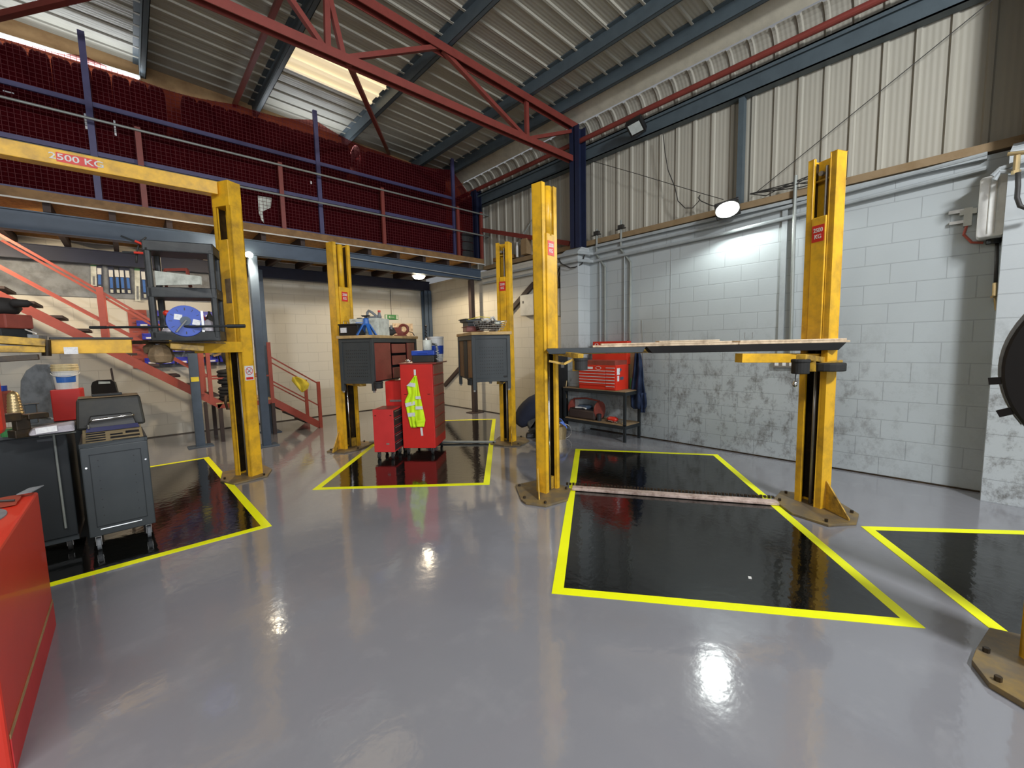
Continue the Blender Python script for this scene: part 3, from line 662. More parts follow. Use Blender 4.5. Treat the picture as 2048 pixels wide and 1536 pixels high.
# platform and boards
bk = V((0.80, 0.60, 0))*0.55
pA, pB = at(1092, 704, 4.28), at(1692, 710, 3.80); pA.z = pB.z = 1.585
def slab(nm, a, b, w, z0, z1, mat, lab, grp=None, cat='board', bv=0.004, taper=0.0):
    a, b = V((a.x, a.y, 0)), V((b.x, b.y, 0)); d = (b-a).normalized(); s = V((-d.y, d.x, 0))
    if s.dot(V((0.8, 0.6, 0))) < 0: s = -s
    m = MB(); lo = [a+d*taper, b-d*taper, b-d*taper+s*w, a+d*taper+s*w]; hi = [a, b, b+s*w, a+s*w]
    m.hexa([p+V((0, 0, z0)) for p in lo]+[p+V((0, 0, z1)) for p in hi]); return solo(nm, m, mat, lab, cat, grp, bevel=bv)
def shift(p, q, u0, u1): return p.lerp(q, u0), p.lerp(q, u1)
slab('ramp_platform', pA, pA.lerp(pB, 0.36), 0.30, 1.545, 1.600, 'charcoal', 'dark chequered steel ramp end lying across the left arm of the boarded lift', cat='ramp', taper=0.03)
slab('ramp_platform', pA.lerp(pB, 0.361), pB, 0.30, 1.535, 1.602, 'matt_black', 'long black platform across the arms under the plywood boards', cat='ramp', taper=0.06)
q0, q1 = pA, at(1700, 700, 3.80)
slab('plywood_board', q0.lerp(q1, 0.17), q0.lerp(q1, 0.66), 0.30, 1.603, 1.622, 'ply', 'plywood board, lower left one lying on the black lift platform', 'plywood boards on the lift')
slab('plywood_board', q0.lerp(q1, 0.662), q0.lerp(q1, 1.0), 0.30, 1.603, 1.622, 'ply', 'plywood board, lower right one projecting past the right lift post', 'plywood boards on the lift')
slab('plywood_board', q0.lerp(q1, 0.20), q0.lerp(q1, 0.64), 0.28, 1.623, 1.640, 'ply', 'plywood board in the middle layer of the stack on the lift', 'plywood boards on the lift')
slab('plywood_board', q0.lerp(q1, 0.665), q0.lerp(q1, 0.99), 0.28, 1.623, 1.640, 'ply', 'plywood board, upper right one reaching the right end of the stack', 'plywood boards on the lift')
slab('plywood_board', q0.lerp(q1, 0.40), q0.lerp(q1, 0.60), 0.24, 1.641, 1.655, 'ply', 'short top plywood board on the middle of the stack with nails', 'plywood boards on the lift')
for x in (1489, 1504):
    b0 = at(x, 693, 4.0); b0.z = 1.655
    solo('nail', MB().cyl(b0, b0+V((0, 0, 0.06)), 0.0025, 6), 'steel', 'nail standing up from the top plywood board, %s one' % ('left' if x == 1489 else 'right'), 'nail', 'nails in the top board')

# ---- lift 2 (middle, carrying two benches)
t = thing('two_post_lift', 'yellow two-post vehicle lift in the middle distance holding up two workbenches', 'vehicle lift', (3.7, 6.1, 0), 0, 'yellow two-post lifts'); iv = inv_of(t)
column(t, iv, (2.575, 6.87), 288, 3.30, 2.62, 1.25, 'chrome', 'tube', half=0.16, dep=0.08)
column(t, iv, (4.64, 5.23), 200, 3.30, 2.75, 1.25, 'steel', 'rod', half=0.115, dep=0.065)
plate(t, iv, [(2.20, 6.86), (2.37, 6.56), (2.62, 6.60), (2.99, 6.86), (2.95, 7.08), (2.60, 7.25)])
plate(t, iv, [(4.30, 5.30), (4.38, 5.05), (4.57, 4.87), (4.90, 4.98), (5.05, 5.30), (4.75, 5.60)])
gusset(t, iv, (2.40, 6.85), 228, 0.26, 0.28); gusset(t, iv, (4.60, 5.10), 228, 0.24, 0.28)
MB().cyl((2.95, 6.95, 0.03), (4.42, 5.30, 0.03), 0.022, 10).build('cable_cover', 'galv', t, inv=iv)
za = 1.13
for a, b in (((2.58, 6.85), (2.60, 6.25)), ((2.70, 6.85), (3.55, 7.0)), ((4.67, 5.30), (4.05, 4.72)), ((4.67, 5.38), (4.30, 5.65))):
    arm(t, iv, V((*a, za-0.03)), V((*b, za-0.03)), 0.10, 0.07)
for x, y, k in ((757, 770, 6.25), (944, 763, 6.0), (1008, 757, 6.1)): pad(t, iv, x, y, k, 0.07, 0.10)

# ---- lift 3 (left, with overhead beam)
t = thing('two_post_lift', 'yellow two-post vehicle lift on the left with an overhead cross beam', 'vehicle lift', (-0.4, 6.5, 0), 0, 'yellow two-post lifts'); iv = inv_of(t)
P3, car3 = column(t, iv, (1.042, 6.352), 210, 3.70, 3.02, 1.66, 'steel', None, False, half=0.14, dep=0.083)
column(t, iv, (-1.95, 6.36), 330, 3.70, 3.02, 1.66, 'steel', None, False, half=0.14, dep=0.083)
MB().hexa([P3(i, j, z) for z in (3.42, 3.715) for i, j in ((-0.084, -0.142), (0.086, -0.142), (0.086, 0.142), (-0.084, 0.142))]).build('head_block', 'yellow', t, inv=iv, bevel=0.004)
plate(t, iv, [(0.72, 6.32), (0.82, 6.04), (1.20, 6.10), (1.32, 6.40), (1.28, 6.75), (0.80, 6.75)])
cb = MB().box((-2.1, 6.28, 3.55), (0.95, 6.42, 3.70)).build('cross_beam', 'yellow', t, inv=iv, bevel=0.005)
b0, b1 = wy(113, 321, 6.28), wy(195, 333, 6.28); zc = 3.625
MB().box((b0.x, 6.2775, zc-0.045), (b1.x, 6.279, zc+0.045)).build('load_sticker', 'sign_red', cb, inv=iv)
text('2500 KG', 0.085, ((b0.x+b1.x)/2, 6.2765, zc), (1, 0, 0), (0, 0, 1), 'white', cb, 'sticker_lettering', iv, bold=0.001, sx=1.28)
# no smoking sign on the post
n3 = V((cos(radians(300)), sin(radians(300)), 0)); s3 = V((-n3.y, n3.x, 0)); pc3 = V((1.042, 6.352, 0))+n3*0.1405
def on3(x, y): return onp(x, y, pc3, n3)
c0 = on3(498.5, 746)
def plate_on(m, c, xd, n, w, h, off, d=0.0012): return obox(m, c+n*off, xd, V((0, 0, 1)), n, w/2, h/2, d)
sg = plate_on(MB(), c0, s3, n3, 0.125, 0.185, 0.0015).build('no_smoking_sign', 'label', t, inv=iv)
cc = c0+V((0, 0, 0.026))+n3*0.0032
ring = MB(); R_ = 0.046
ring.tube([cc+s3*(R_*cos(2*pi*i/28))+V((0, 0, R_*sin(2*pi*i/28))) for i in range(29)], 0.0042, 6)
ring.beam(cc-s3*R_*0.7+V((0, 0, R_*0.7)), cc+s3*R_*0.7-V((0, 0, R_*0.7)), 0.004, 0.007)
ring.build('prohibition_ring', 'sign_red', sg, inv=iv)
m = MB(); m.beam(cc-s3*0.026-V((0, 0, 0.018)), cc+s3*0.012+V((0, 0, 0.006)), 0.002, 0.008); m.tube([cc+s3*0.014+V((0, 0, 0.01)), cc+s3*0.024+V((0, 0, 0.022)), cc+s3*0.016+V((0, 0, 0.03))], 0.002, 5); m.build('cigarette_symbol', 'black', sg, inv=iv)
plate_on(MB(), c0-V((0, 0, 0.068)), s3, n3, 0.10, 0.032, 0.0032, 0.0008).build('red_caption_bar', 'sign_red', sg, inv=iv)
# worn patch on the carriage
nq = V((cos(radians(210)), sin(radians(210)), 0)); plate_on(MB(), onp(457, 582, V((1.042, 6.352, 0))+nq*0.0955, nq), V((-nq.y, nq.x, 0)), nq, 0.09, 0.30, 0.001, 0.001).build('bare_patch', 'rust', t, inv=iv)
# arms
arm(t, iv, at(476, 694, 5.25), at(398, 695, 4.75), 0.14, 0.13, 'yellow'); arm(t, iv, at(402, 694, 4.75), at(326, 690, 4.4), 0.12, 0.10)
arm(t, iv, at(330, 684, 4.4), at(255, 685, 3.95), 0.09, 0.035, 'grease')
ab = arm(t, iv, at(262, 693, 4.0), at(101, 693, 3.62), 0.16, 0.125, 'yellow'); MB().beam(at(263, 677, 4.0), at(99, 677, 3.6), 0.17, 0.018).build('arm_top_plate', 'black', t, inv=iv)
c1 = at(142, 700, 3.62); nn = (CAM-c1); nn.z = 0; nn.normalize(); xx = V((-nn.y, nn.x, 0))
dA = (at(101, 693, 3.62)-at(262, 693, 4.0)); dA.z = 0; dA.normalize(); nA = V((dA.y, -dA.x, 0)); nA = nA if nA.dot(CAM-c1) > 0 else -nA
plate_on(MB(), at(142, 701, 3.60), dA, nA, 0.085, 0.06, 0.002).build('faded_label', 'label', ab, inv=iv)
MB().cyl(at(92, 700, 3.55)-V((0, 0, 0.05)), at(92, 680, 3.55), 0.03, 14).build('pivot_pin', 'grease', t, inv=iv)
arm(t, iv, at(86, 686, 3.5), at(-60, 676, 3.2), 0.30, 0.06, 'yellow_greasy'); arm(t, iv, at(86, 699, 3.5), at(-60, 698, 3.2), 0.26, 0.05, 'yellow_greasy'); arm(t, iv, at(78, 714, 3.45), at(-60, 722, 3.2), 0.12, 0.045, 'grease')

# ---- lift 4 (only the foot shows at the right edge)
t = thing('two_post_lift', 'yellow lift post and greasy foot plate cut by the lower right picture edge', 'vehicle lift', (3.2, -0.45, 0), 0, 'yellow two-post lifts'); iv = inv_of(t)
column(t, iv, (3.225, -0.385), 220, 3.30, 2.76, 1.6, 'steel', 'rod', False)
plate(t, iv, [(3.12, -0.10), (2.99, -0.085), (2.845, -0.14), (2.77, -0.27), (2.80, -0.55), (3.2, -0.75), (3.5, -0.45), (3.4, -0.15)], 0.03)
gusset(t, iv, (3.11, -0.31), 200, 0.12, 0.10)

# ================================================================== THINGS ON THE MIDDLE LIFT
def bench(label, A, ang, Wd, Ln, zf, zt, doors, facing, ext=(0.0, 0.0)):
    "A: front-left foot corner; ang: direction of the end panel (deg)"
    t = thing('workbench', label, 'workbench', (A[0], A[1], zf), radians(ang)); H = zt-zf
    m = MB()
    for x in (0, Wd-0.05):
        for y in (0, Ln-0.05):
            MB().box((x, y, 0), (x+0.05, y+0.05, H-0.045)).build('leg', 'charcoal', t, bevel=0.003)
            MB().cyl((x+0.025, y+0.025, -0.025), (x+0.025, y+0.025, 0.0), 0.02, 10).build('foot', 'steel', t)
    MB().box((-0.01, -0.035, H-0.045), (Wd+0.02, Ln+0.03, H)).build('bench_top', 'wood', t, bevel=0.004)
    for y in (0.012, Ln-0.02):
        m = MB(); m.box((0.05, y, 0.13), (Wd-0.05, y+0.008, H-0.045)); m.box((0.05, y-0.012, 0.11), (Wd-0.05, y+0.008, 0.16)); m.box((0.05, y-0.012, H-0.10), (Wd-0.05, y+0.008, H-0.045)); m.build('end_panel', 'charcoal', t)
    m = MB()
    for i in range(11):
        for j in range(9):
            cx = 0.05+(Wd-0.10)*(0.14+0.72*i/10); cz = 0.20+(H-0.36)*j/8*0.82+0.02; m.cbox((cx, 0.0112, cz), (0.011, 0.001, 0.011))
    m.build('peg_holes', 'black', t)
    fx = Wd if facing == 'R' else 0.0; sg = 1 if facing == 'R' else -1
    def face(y0, y1, z0, z1, mat, nm, th=0.018):
        xa = fx-0.012*sg; MB().box((xa-th*sg, y0, z0), (xa, y1, z1)).build(nm, mat, t, bevel=0.003)
    MB().box((0.02, 0.03, 0.12), (Wd-0.035 if sg > 0 else Wd-0.02, Ln-0.03, 0.135)).build('floor_panel', 'charcoal', t)
    MB().box((fx-0.03*sg, 0.05, H-0.11), (fx-0.004*sg, Ln-0.05, H-0.045)).build('front_rail', 'charcoal', t)
    for (y0, y1, z0, z1, mat, nm) in doors: face(y0*Ln, y1*Ln, z0*H, z1*H, mat, nm)
    MB().box((0.03 if sg > 0 else Wd-0.038, 0.05, 0.13), (0.038 if sg > 0 else Wd-0.03, Ln-0.05, H-0.05)).build('back_panel', 'charcoal', t)
    return t, H
bl = bench('raised workbench with red doors and perforated grey end, left of the red cabinets', (2.36, 6.50), -55, 0.57, 1.50, 1.00, 1.84,
      [(0.05, 0.37, 0.17, 0.86, 'dusty_red', 'door'), (0.41, 0.72, 0.66, 0.84, 'dusty_red', 'drawer'), (0.41, 0.72, 0.43, 0.61, 'dusty_red', 'drawer'), (0.41, 0.72, 0.17, 0.38, 'dusty_red', 'drawer'),
       (0.76, 0.95, 0.17, 0.86, 'dusty_red', 'door')], 'R')
br = bench('raised grey workbench carrying a wire basket, at the right post of the middle lift', (3.54, 4.71), -25, 0.56, 1.12, 1.02, 1.84,
      [(0.06, 0.34, 0.17, 0.86, 'brown_wood', 'door'), (0.38, 0.62, 0.17, 0.86, 'blackblue', 'door'), (0.66, 0.94, 0.17, 0.86, 'brown_wood', 'door')], 'L')
zt = 1.84
def lp(t, x, y, z=0.0):
    return Matrix.Translation(t.location) @ Matrix.Rotation(t.rotation_euler.z, 4, 'Z') @ V((x, y, z))
BL, BR = bl[0], br[0]
def loc3(p): return (p.x, p.y, p.z)
# battery box
t = thing('battery_box', 'black battery case with white label and two wire handles on the left raised bench', 'battery', loc3(lp(BL, 0.01, 0.01, 0.84)), radians(-55))
MB().box((0, 0, 0), (0.33, 0.20, 0.155)).build('case', 'black', t, bevel=0.006); MB().box((-0.008, -0.008, 0.155), (0.318, 0.208, 0.178)).build('lid', 'black', t, bevel=0.004)
MB().box((0.035, -0.0095, 0.045), (0.135, -0.0005, 0.12)).build('paper_label', 'label', t)
for x in (0.09, 0.23): MB().tube([(x-0.035, 0.05, 0.175), (x-0.035, 0.05, 0.215), (x-0.02, 0.05, 0.225), (x+0.025, 0.05, 0.22), (x+0.04, 0.05, 0.205), (x+0.04, 0.05, 0.175)], 0.004, 6).build('handle', 'steel', t)
# axle stand
t = thing('axle_stand', 'bright blue axle stand on the left raised bench before the white box', 'axle stand', loc3(lp(BL, 0.42, 0.10, 0.84)), radians(-45))
m = MB()
for a in range(4):
    an = a*pi/2+pi/4; c_, s_ = cos(an), sin(an)
    m.beam((0.15*c_, 0.15*s_, 0.0), (0.045*c_, 0.045*s_, 0.17), 0.05, 0.018)
m.lathe([(0.06, 0.15), (0.05, 0.17), (0.042, 0.24), (0.046, 0.255), (0.03, 0.258)], 14); m.build('body', 'stand_blue', t)
m = MB(); m.cyl((0, 0, 0.2), (0, 0, 0.285), 0.018, 10); m.hexa([(-0.05, -0.02, 0.28), (0.05, -0.02, 0.28), (0.05, 0.02, 0.28), (-0.05, 0.02, 0.28), (-0.065, -0.024, 0.30), (0.065, -0.024, 0.30), (0.065, 0.024, 0.30), (-0.065, 0.024, 0.30)]); m.build('saddle', 'black', t)
MB().beam((-0.03, -0.03, 0.19), (-0.13, -0.07, 0.188), 0.012, 0.012).build('lever', 'stand_blue', t)
# white box
t = thing('white_box', 'grubby white metal box standing behind the blue axle stand on the raised bench', 'box', loc3(lp(BL, 0.02, 0.28, 0.84)), radians(-55))
MB().box((0, 0, 0), (0.50, 0.34, 0.27)).build('body', 'offwhite', t, bevel=0.004); MB().box((0.10, 0.05, 0.271), (0.17, 0.10, 0.285)).build('knob', 'black', t)
# jug on the white box
t = thing('oil_jug', 'grey plastic jug with loop handle and red cap lying on the white box', 'jug', loc3(lp(BL, 0.38, 0.40, 1.11)), radians(-45))
m = MB(); m.tube([(-0.11, 0, 0.0), (-0.10, 0, 0.10), (-0.08, 0, 0.125), (-0.03, 0, 0.10), (0.04, 0, 0.04), (0.08, 0, 0.02)], 0.02, 10); m.tube([(-0.10, 0, 0.02), (0.0, 0, 0.018), (0.08, 0, 0.02)], 0.02, 8); m.lathe([(0.03, 0.0), (0.035, 0.03), (0.022, 0.07), (0.018, 0.10)], 12, (0.09, 0, 0)); m.build('body', 'panel_grey', t, smooth=True)
MB().cyl((0.09, 0, 0.095), (0.09, 0, 0.125), 0.022, 12).build('cap', 'sign_red', t)
# black tool bag and red vice
t = thing('tool_bag', 'black soft tool bag lying beside the white box on the raised bench', 'bag', loc3(lp(BL, 0.20, 0.66, 0.84)), radians(-30))
m = MB(); m.lathe([(0.001, 0), (0.06, 0.01), (0.085, 0.08), (0.08, 0.20), (0.06, 0.33), (0.001, 0.36)], 16, (0, 0.02, 0.08), 'X'); m.lathe([(0.001, 0), (0.05, 0.01), (0.06, 0.1), (0.055, 0.25), (0.001, 0.33)], 16, (0.05, -0.05, 0.055), 'X'); m.build('bag', 'rubber', t, smooth=True)
MB().cyl((0.28, 0.02, 0.10), (0.31, 0.02, 0.10), 0.068, 16).build('grey_strap', 'panel_grey', t)
t = thing('bench_vice', 'dark red bench vice mounted at the far end of the left raised bench', 'vice', loc3(lp(BL, 0.40, 1.22, 0.84)), radians(-40))
m = MB(); m.tube([(0.06+0.075*cos(a), 0, 0.125+0.075*sin(a)) for a in [i*pi/10 for i in range(21)]], 0.026, 8); m.box((-0.14, -0.035, 0.05), (0.02, 0.035, 0.16)); m.box((-0.10, -0.06, 0), (0.10, 0.06, 0.03)); m.box((-0.05, -0.03, 0.02), (0.05, 0.03, 0.09)); m.build('body', 'dusty_red', t, bevel=0.004)
MB().box((-0.17, -0.04, 0.13), (-0.14, 0.04, 0.20)).build('jaw', 'steel', t); MB().tube([(0.16, -0.02, 0.08), (0.22, -0.03, 0.06), (0.25, -0.03, 0.01)], 0.008, 6).build('handle', 'cable', t)
# right bench: trays, basket, parts
t = thing('wire_basket', 'wire basket full of metal parts on the right raised bench', 'basket', loc3(lp(BR, 0.11, 0.08, 0.84)), radians(-25))
m = MB(); n_ = 16; top_, bot_ = (0.0, 0.43, 0.0, 0.30), (0.045, 0.385, 0.04, 0.26); H_ = 0.125
def rect(x0, x1, y0, y1, z): return [(x0, y0, z), (x1, y0, z), (x1, y1, z), (x0, y1, z), (x0, y0, z)]
for k in range(5):
    u = k/4; x0, x1, y0, y1 = (bot_[i]+(top_[i]-bot_[i])*u for i in range(4)); m.tube(rect(x0, x1, y0, y1, 0.008+H_*u), 0.004 if k < 4 else 0.006, 5)
for k in range(n_+1):
    u = k/n_; m.tube([(bot_[0]+(bot_[1]-bot_[0])*u, bot_[2], 0.008), (top_[0]+(top_[1]-top_[0])*u, top_[2], H_)], 0.0026, 4); m.tube([(bot_[0]+(bot_[1]-bot_[0])*u, bot_[3], 0.008), (top_[0]+(top_[1]-top_[0])*u, top_[3], H_)], 0.0018, 4)
m.build('wire_frame', 'silver_rim', t)
rnd = random.Random(3); pr = None
for k in range(14):
    p = lp(t, rnd.uniform(0.08, 0.34), rnd.uniform(0.08, 0.24), rnd.uniform(0.03, 0.07)+ (0.055 if k > 7 else 0)); a = rnd.uniform(0, pi)
    lb = 'dark metal part lying among the parts inside the wire basket'
    if pr is None: pr = solo('metal_part', MB().cyl((-0.05, 0, 0), (0.05, 0, 0), 0.022, 10).cyl((0.05, 0, 0), (0.06, 0, 0), 0.03, 10), 'grease', lb, 'part', 'metal parts in the wire basket'); o = pr
    else: o = dup(pr, label=lb)
    o.location = p; o.rotation_euler = (0, rnd.uniform(-0.3, 0.3), a)
pr = None
for k in range(9):
    p = lp(t, 0.10+0.022*k+rnd.uniform(-0.01, 0.01), 0.10+rnd.uniform(-0.03, 0.06), 0.135+rnd.uniform(0, 0.05)); lb = 'white-ended tube heaped on top of the wire basket'
    if pr is None: pr = solo('metal_tube', MB().cyl((0, -0.07, 0), (0, 0.09, 0), 0.014, 10), 'white', lb, 'tube', 'pale tubes heaped on the wire basket'); o = pr
    else: o = dup(pr, label=lb)
    o.location = p; o.rotation_euler = (rnd.uniform(-0.5, 0.4), 0, rnd.uniform(-0.9, 0.3)-0.7)
o = solo('gloves', MB().lathe([(0.001, 0), (0.05, 0.01), (0.06, 0.03), (0.03, 0.06), (0.001, 0.07)], 12), 'offwhite', 'crumpled pale cloth at the right rim of the wire basket', 'cloth', smooth=True); o.location = lp(t, 0.31, 0.05, 0.08); o.scale = (1.2, 0.8, 0.9)
for k, (dx, dy, w_, d_, h_, z_, mt) in enumerate(((0.0, 0.42, 0.26, 0.3, 0.075, 0.0, 'dusty_red'), (0.03, 0.45, 0.30, 0.30, 0.07, 0.076, 'black'), (0.00, 0.44, 0.32, 0.3, 0.045, 0.147, 'charcoal'))):
    o = solo('metal_tray', MB().box((0, 0, 0), (w_, d_, h_)).box((-0.02, -0.02, h_-0.008), (w_+0.02, d_+0.02, h_)), mt, ('brown drip tray lowest in the heap beside the wire basket', 'black tray in the middle of the heap beside the wire basket', 'dark grey flat box topmost in the heap beside the wire basket')[k], 'tray', bevel=0.003)
    o.location = lp(BR, 0.02+dx, dy+0.02, 0.84+z_); o.rotation_euler = (0, 0, radians(-25+4*k))
solo('green_lead', MB().tube([lp(BR, 0.30, 0.10, 1.02), lp(BR, 0.16, 0.16, 1.04), lp(BR, 0.0, 0.2, 1.0)], 0.006, 6), 'yellow_cloth', 'yellowish lead draped over the left rim of the wire basket', 'lead')

# ================================================================== RED CABINETS
B_ = V((3.33, 5.43, 0)); ang1 = -47
t = thing('tool_cabinet', 'tall red roll cabinet with a hi-vis vest hanging on its side', 'tool cabinet', loc3(B_), radians(ang1)); CABT = t
Wc, Dc, z0c, z1c = 0.50, 0.66, 0.105, 1.39
MB().box((-Wc, 0, z0c), (0, Dc, z1c)).build('body', 'red', t, bevel=0.006)
MB().box((-Wc-0.01, -0.01, z1c), (0.06, Dc+0.03, z1c+0.02)).build('top_tray', 'dusty_red', t, bevel=0.004)
for k, (a, b) in enumerate(((0.10, 0.26), (0.27, 0.42), (0.43, 0.58), (0.59, 0.74), (0.75, 0.90), (0.91, 1.06))):
    d_ = MB().box((0.0, 0.03, z0c+a+0.05), (0.008, Dc-0.03, z0c+b+0.045)).build('drawer', 'dusty_red', t, bevel=0.002); MB().box((0.008, 0.05, z0c+b+0.02), (0.018, Dc-0.05, z0c+b+0.035)).build('drawer_pull', 'dusty_red', d_)
MB().box((0, 0.03, 1.23), (0.008, Dc-0.03, 1.37)).build('drawer', 'dusty_red', t, bevel=0.002)
for x in (-0.43, -0.07): MB().box((x-0.02, -0.003, 0.93), (x+0.02, 0.0, 0.94)).build('bolt_slot', 'grease', t)
def castor(t, x, y, z, r=0.05, mt='rubber'):
    m = MB(); m.cyl((x-0.013, y, r), (x+0.013, y, r), r, 16); w = m.build('castor_wheel', mt, t, bevel=0.003)
    m = MB(); m.box((x-0.02, y-0.028, z-0.012), (x+0.02, y+0.028, z)); m.box((x-0.019, y-0.02, r-0.01), (x-0.015, y+0.02, z)); m.box((x+0.015, y-0.02, r-0.01), (x+0.019, y+0.02, z)); m.build('castor_bracket', 'steel', t)
for x in (-Wc+0.06, -0.06):
    for y in (0.06, Dc-0.06): castor(t, x, y, z0c, 0.047)
# vest
nC = V((sin(radians(ang1)), -cos(radians(ang1)), 0)); nC = nC if nC.dot(CAM-B_) > 0 else -nC; xC = V((cos(radians(ang1)), sin(radians(ang1)), 0))
def onc(x, y, off=0.0): return onp(x, y, B_+nC*off, nC)
def zz(pts): return [(700+a/6.4, 700+b/6.4) for a, b in pts]
def patch(nm, pts, off, th, mat, parent, amp=0.0, iv=None):
    m = MB(); P_ = [onc(x, y, off) for x, y in pts]
    m.prism(P_, nC*th); o = m.build(nm, mat, parent, inv=iv, bevel=th*0.3); return o
vt = thing('hi_vis_vest', 'fluorescent yellow hi-vis vest hanging on the side of the tall red cabinet', 'vest', loc3(onc(822, 752, 0.005))); iv = inv_of(vt)
# cloth built as a draped grid between its left and right outlines
def cloth(left, right, off0, amp, folds, ny=26, nxx=16, ph=0.0, nm='vest_panel', mat='hivis', parent=None, iv=None, onf=onc, nrm=nC, th=0.005):
    def lerp(L_, y):
        for (xa, ya), (xb, yb) in zip(L_, L_[1:]):
            if ya <= y <= yb: return xa+(xb-xa)*(y-ya)/max(yb-ya, 1e-6)
        return L_[-1][0]
    y0, y1 = max(left[0][1], right[0][1]), min(left[-1][1], right[-1][1]); vs = []
    for i in range(ny+1):
        y = y0+(y1-y0)*i/ny; xa, xb = lerp(left, y), lerp(right, y)
        for j in range(nxx+1):
            u = j/nxx; o = off0+amp*(0.5+0.5*sin(u*folds*2*pi+ph+i*0.12))+0.25*amp*sin(i*0.9+u*3)
            e = min(u, 1-u)*6; o = off0+(o-off0)*min(1, 0.35+e)
            vs.append(onf(xa+(xb-xa)*u, y, o))
    m = MB(); w = nxx+1; m._add(vs, [(i*w+j, i*w+j+1, (i+1)*w+j+1, (i+1)*w+j) for i in range(ny) for j in range(nxx)])
    o = m.build(nm, mat, parent, smooth=True, inv=iv); s_ = o.modifiers.new('solid', 'SOLIDIFY'); s_.thickness = th; s_.offset = 0; return o
Lf = zz([(826, 330), (724, 465), (745, 560), (700, 655), (740, 850), (778, 992)]); Mf = zz([(832, 330), (838, 470), (838, 650), (836, 850), (850, 990)]); Rf = zz([(852, 330), (900, 590), (932, 740), (966, 900), (945, 985)])
cloth(Lf, zz([(838, 330), (846, 470), (842, 650), (838, 850), (850, 992)]), 0.012, 0.022, 1.5, parent=vt, iv=iv)
cloth(zz([(826, 330), (836, 470), (832, 650), (832, 850), (846, 990)]), Rf, 0.020, 0.020, 1.2, ph=1.2, parent=vt, iv=iv)
def stripe(a, b, c, d, off): cloth(zz([a, d]), zz([b, c]), off, 0.006, 1, 3, 8, nm='reflective_stripe', mat='reflect', parent=vt, iv=iv, th=0.003)
def stripe4(a, b, c, d, off):
    P_ = [onc(*q, off) for q in zz([a, b, c, d])]; o = MB().prism(P_, nC*0.004).build('reflective_stripe', 'reflect', vt, inv=iv)
stripe4((838, 592), (902, 590), (910, 628), (840, 628), 0.043); stripe4((838, 722), (928, 720), (934, 758), (840, 762), 0.043)
stripe4((705, 682), (832, 655), (834, 700), (716, 730), 0.036); stripe4((735, 806), (832, 800), (833, 850), (745, 856), 0.036); stripe4((722, 458), (770, 415), (838, 428), (836, 478), 0.036)
cloth(zz([(832, 905), (850, 990)]), zz([(964, 900), (948, 985)]), 0.03, 0.014, 0.8, 8, 8, nm='folded_hem', parent=vt, iv=iv)
for k, (a, b, c, d) in enumerate((((815, 250), (842, 250), (845, 322), (820, 325)), ((898, 992), (926, 992), (938, 1096), (912, 1098)))):
    P_ = [onc(*q, 0.0015) for q in zz([a, b, c, d])]
    solo('tape_strip', MB().prism(P_, nC*0.003), 'white', ('strip of white tape above the hi-vis vest on the red cabinet', 'strip of white tape below the hi-vis vest on the red cabinet')[k], 'tape')
# things on the red cabinet
def cp(x, y, z=0.0): return lp(CABT, x, y, z1c+0.0205+z)
def oncab(nm, lab, cat, x, y, z=0.0, rz=0.0): return thing(nm, lab, cat, loc3(cp(x, y, z)), radians(ang1+rz))
t = oncab('black_tool_case', 'black tool case under the blue case on top of the tall red cabinet', 'case', -0.33, 0.07)
MB().box((0, 0, 0), (0.34, 0.24, 0.105)).build('body', 'olive', t, bevel=0.012)
t = oncab('blue_tool_case', 'bright blue case stacked on the black case on the tall red cabinet', 'case', -0.34, 0.07, 0.106)
MB().box((0, 0, 0), (0.36, 0.24, 0.075)).build('body', 'blue', t, bevel=0.014); MB().box((0.10, -0.012, 0.025), (0.26, 0.0, 0.05)).build('handle', 'blue', t, bevel=0.005)
t = oncab('white_tub', 'small translucent white tub standing on the blue case', 'tub', -0.11, 0.16, 0.182)
MB().lathe([(0.001, 0), (0.062, 0), (0.068, 0.01), (0.070, 0.15), (0.066, 0.155), (0.062, 0.15), (0.058, 0.02), (0.001, 0.02)], 24).build('body', 'offwhite', t, smooth=True)
t = oncab('grease_gun', 'chrome and black spiral grease gun standing up out of the white tub', 'grease gun', -0.12, 0.16, 0.205)
m = MB(); m.lathe([(0.03, 0.10), (0.036, 0.12), (0.018, 0.165), (0.014, 0.18)], 14); m.build('nozzle', 'chrome', t, smooth=True)
m = MB(); m.tube([(0.011*cos(k*0.9), 0.011*sin(k*0.9), 0.18+k*0.0065) for k in range(22)], 0.008, 6); m.cyl((0, 0, 0.0), (0, 0, 0.17), 0.012, 10); m.lathe([(0.012, 0.31), (0.010, 0.33), (0.026, 0.355), (0.001, 0.357)], 12); m.build('spiral', 'black', t)
t = oncab('paint_bucket', 'white bucket with blue label behind the blue case on the red cabinet', 'bucket', -0.03, 0.38)
MB().lathe([(0.001, 0), (0.095, 0), (0.10, 0.01), (0.118, 0.36), (0.125, 0.365), (0.125, 0.39), (0.001, 0.39)], 28).build('body', 'white', t, smooth=False)
MB().lathe([(0.1075, 0.12), (0.1145, 0.25), (0.117, 0.25), (0.110, 0.12), (0.1075, 0.12)], 28).build('wrap_label', 'blue', t)
MB().tube([(0.122, 0, 0.33), (0.135, -0.04, 0.20), (0.13, -0.07, 0.06), (0.06, -0.11, 0.05)], 0.004, 6).build('handle', 'white', t)
t = oncab('inspection_lamp', 'grey hooked pipe standing right of the blue case on the red cabinet', 'pipe', 0.03, 0.20)
MB().tube([(-0.08, 0.05, 0.28), (-0.02, 0.03, 0.27), (0.0, 0.0, 0.20), (0.01, 0.0, 0.10), (0.0, 0, 0.0)], 0.014, 8).build('pipe', 'galv', t, smooth=True)
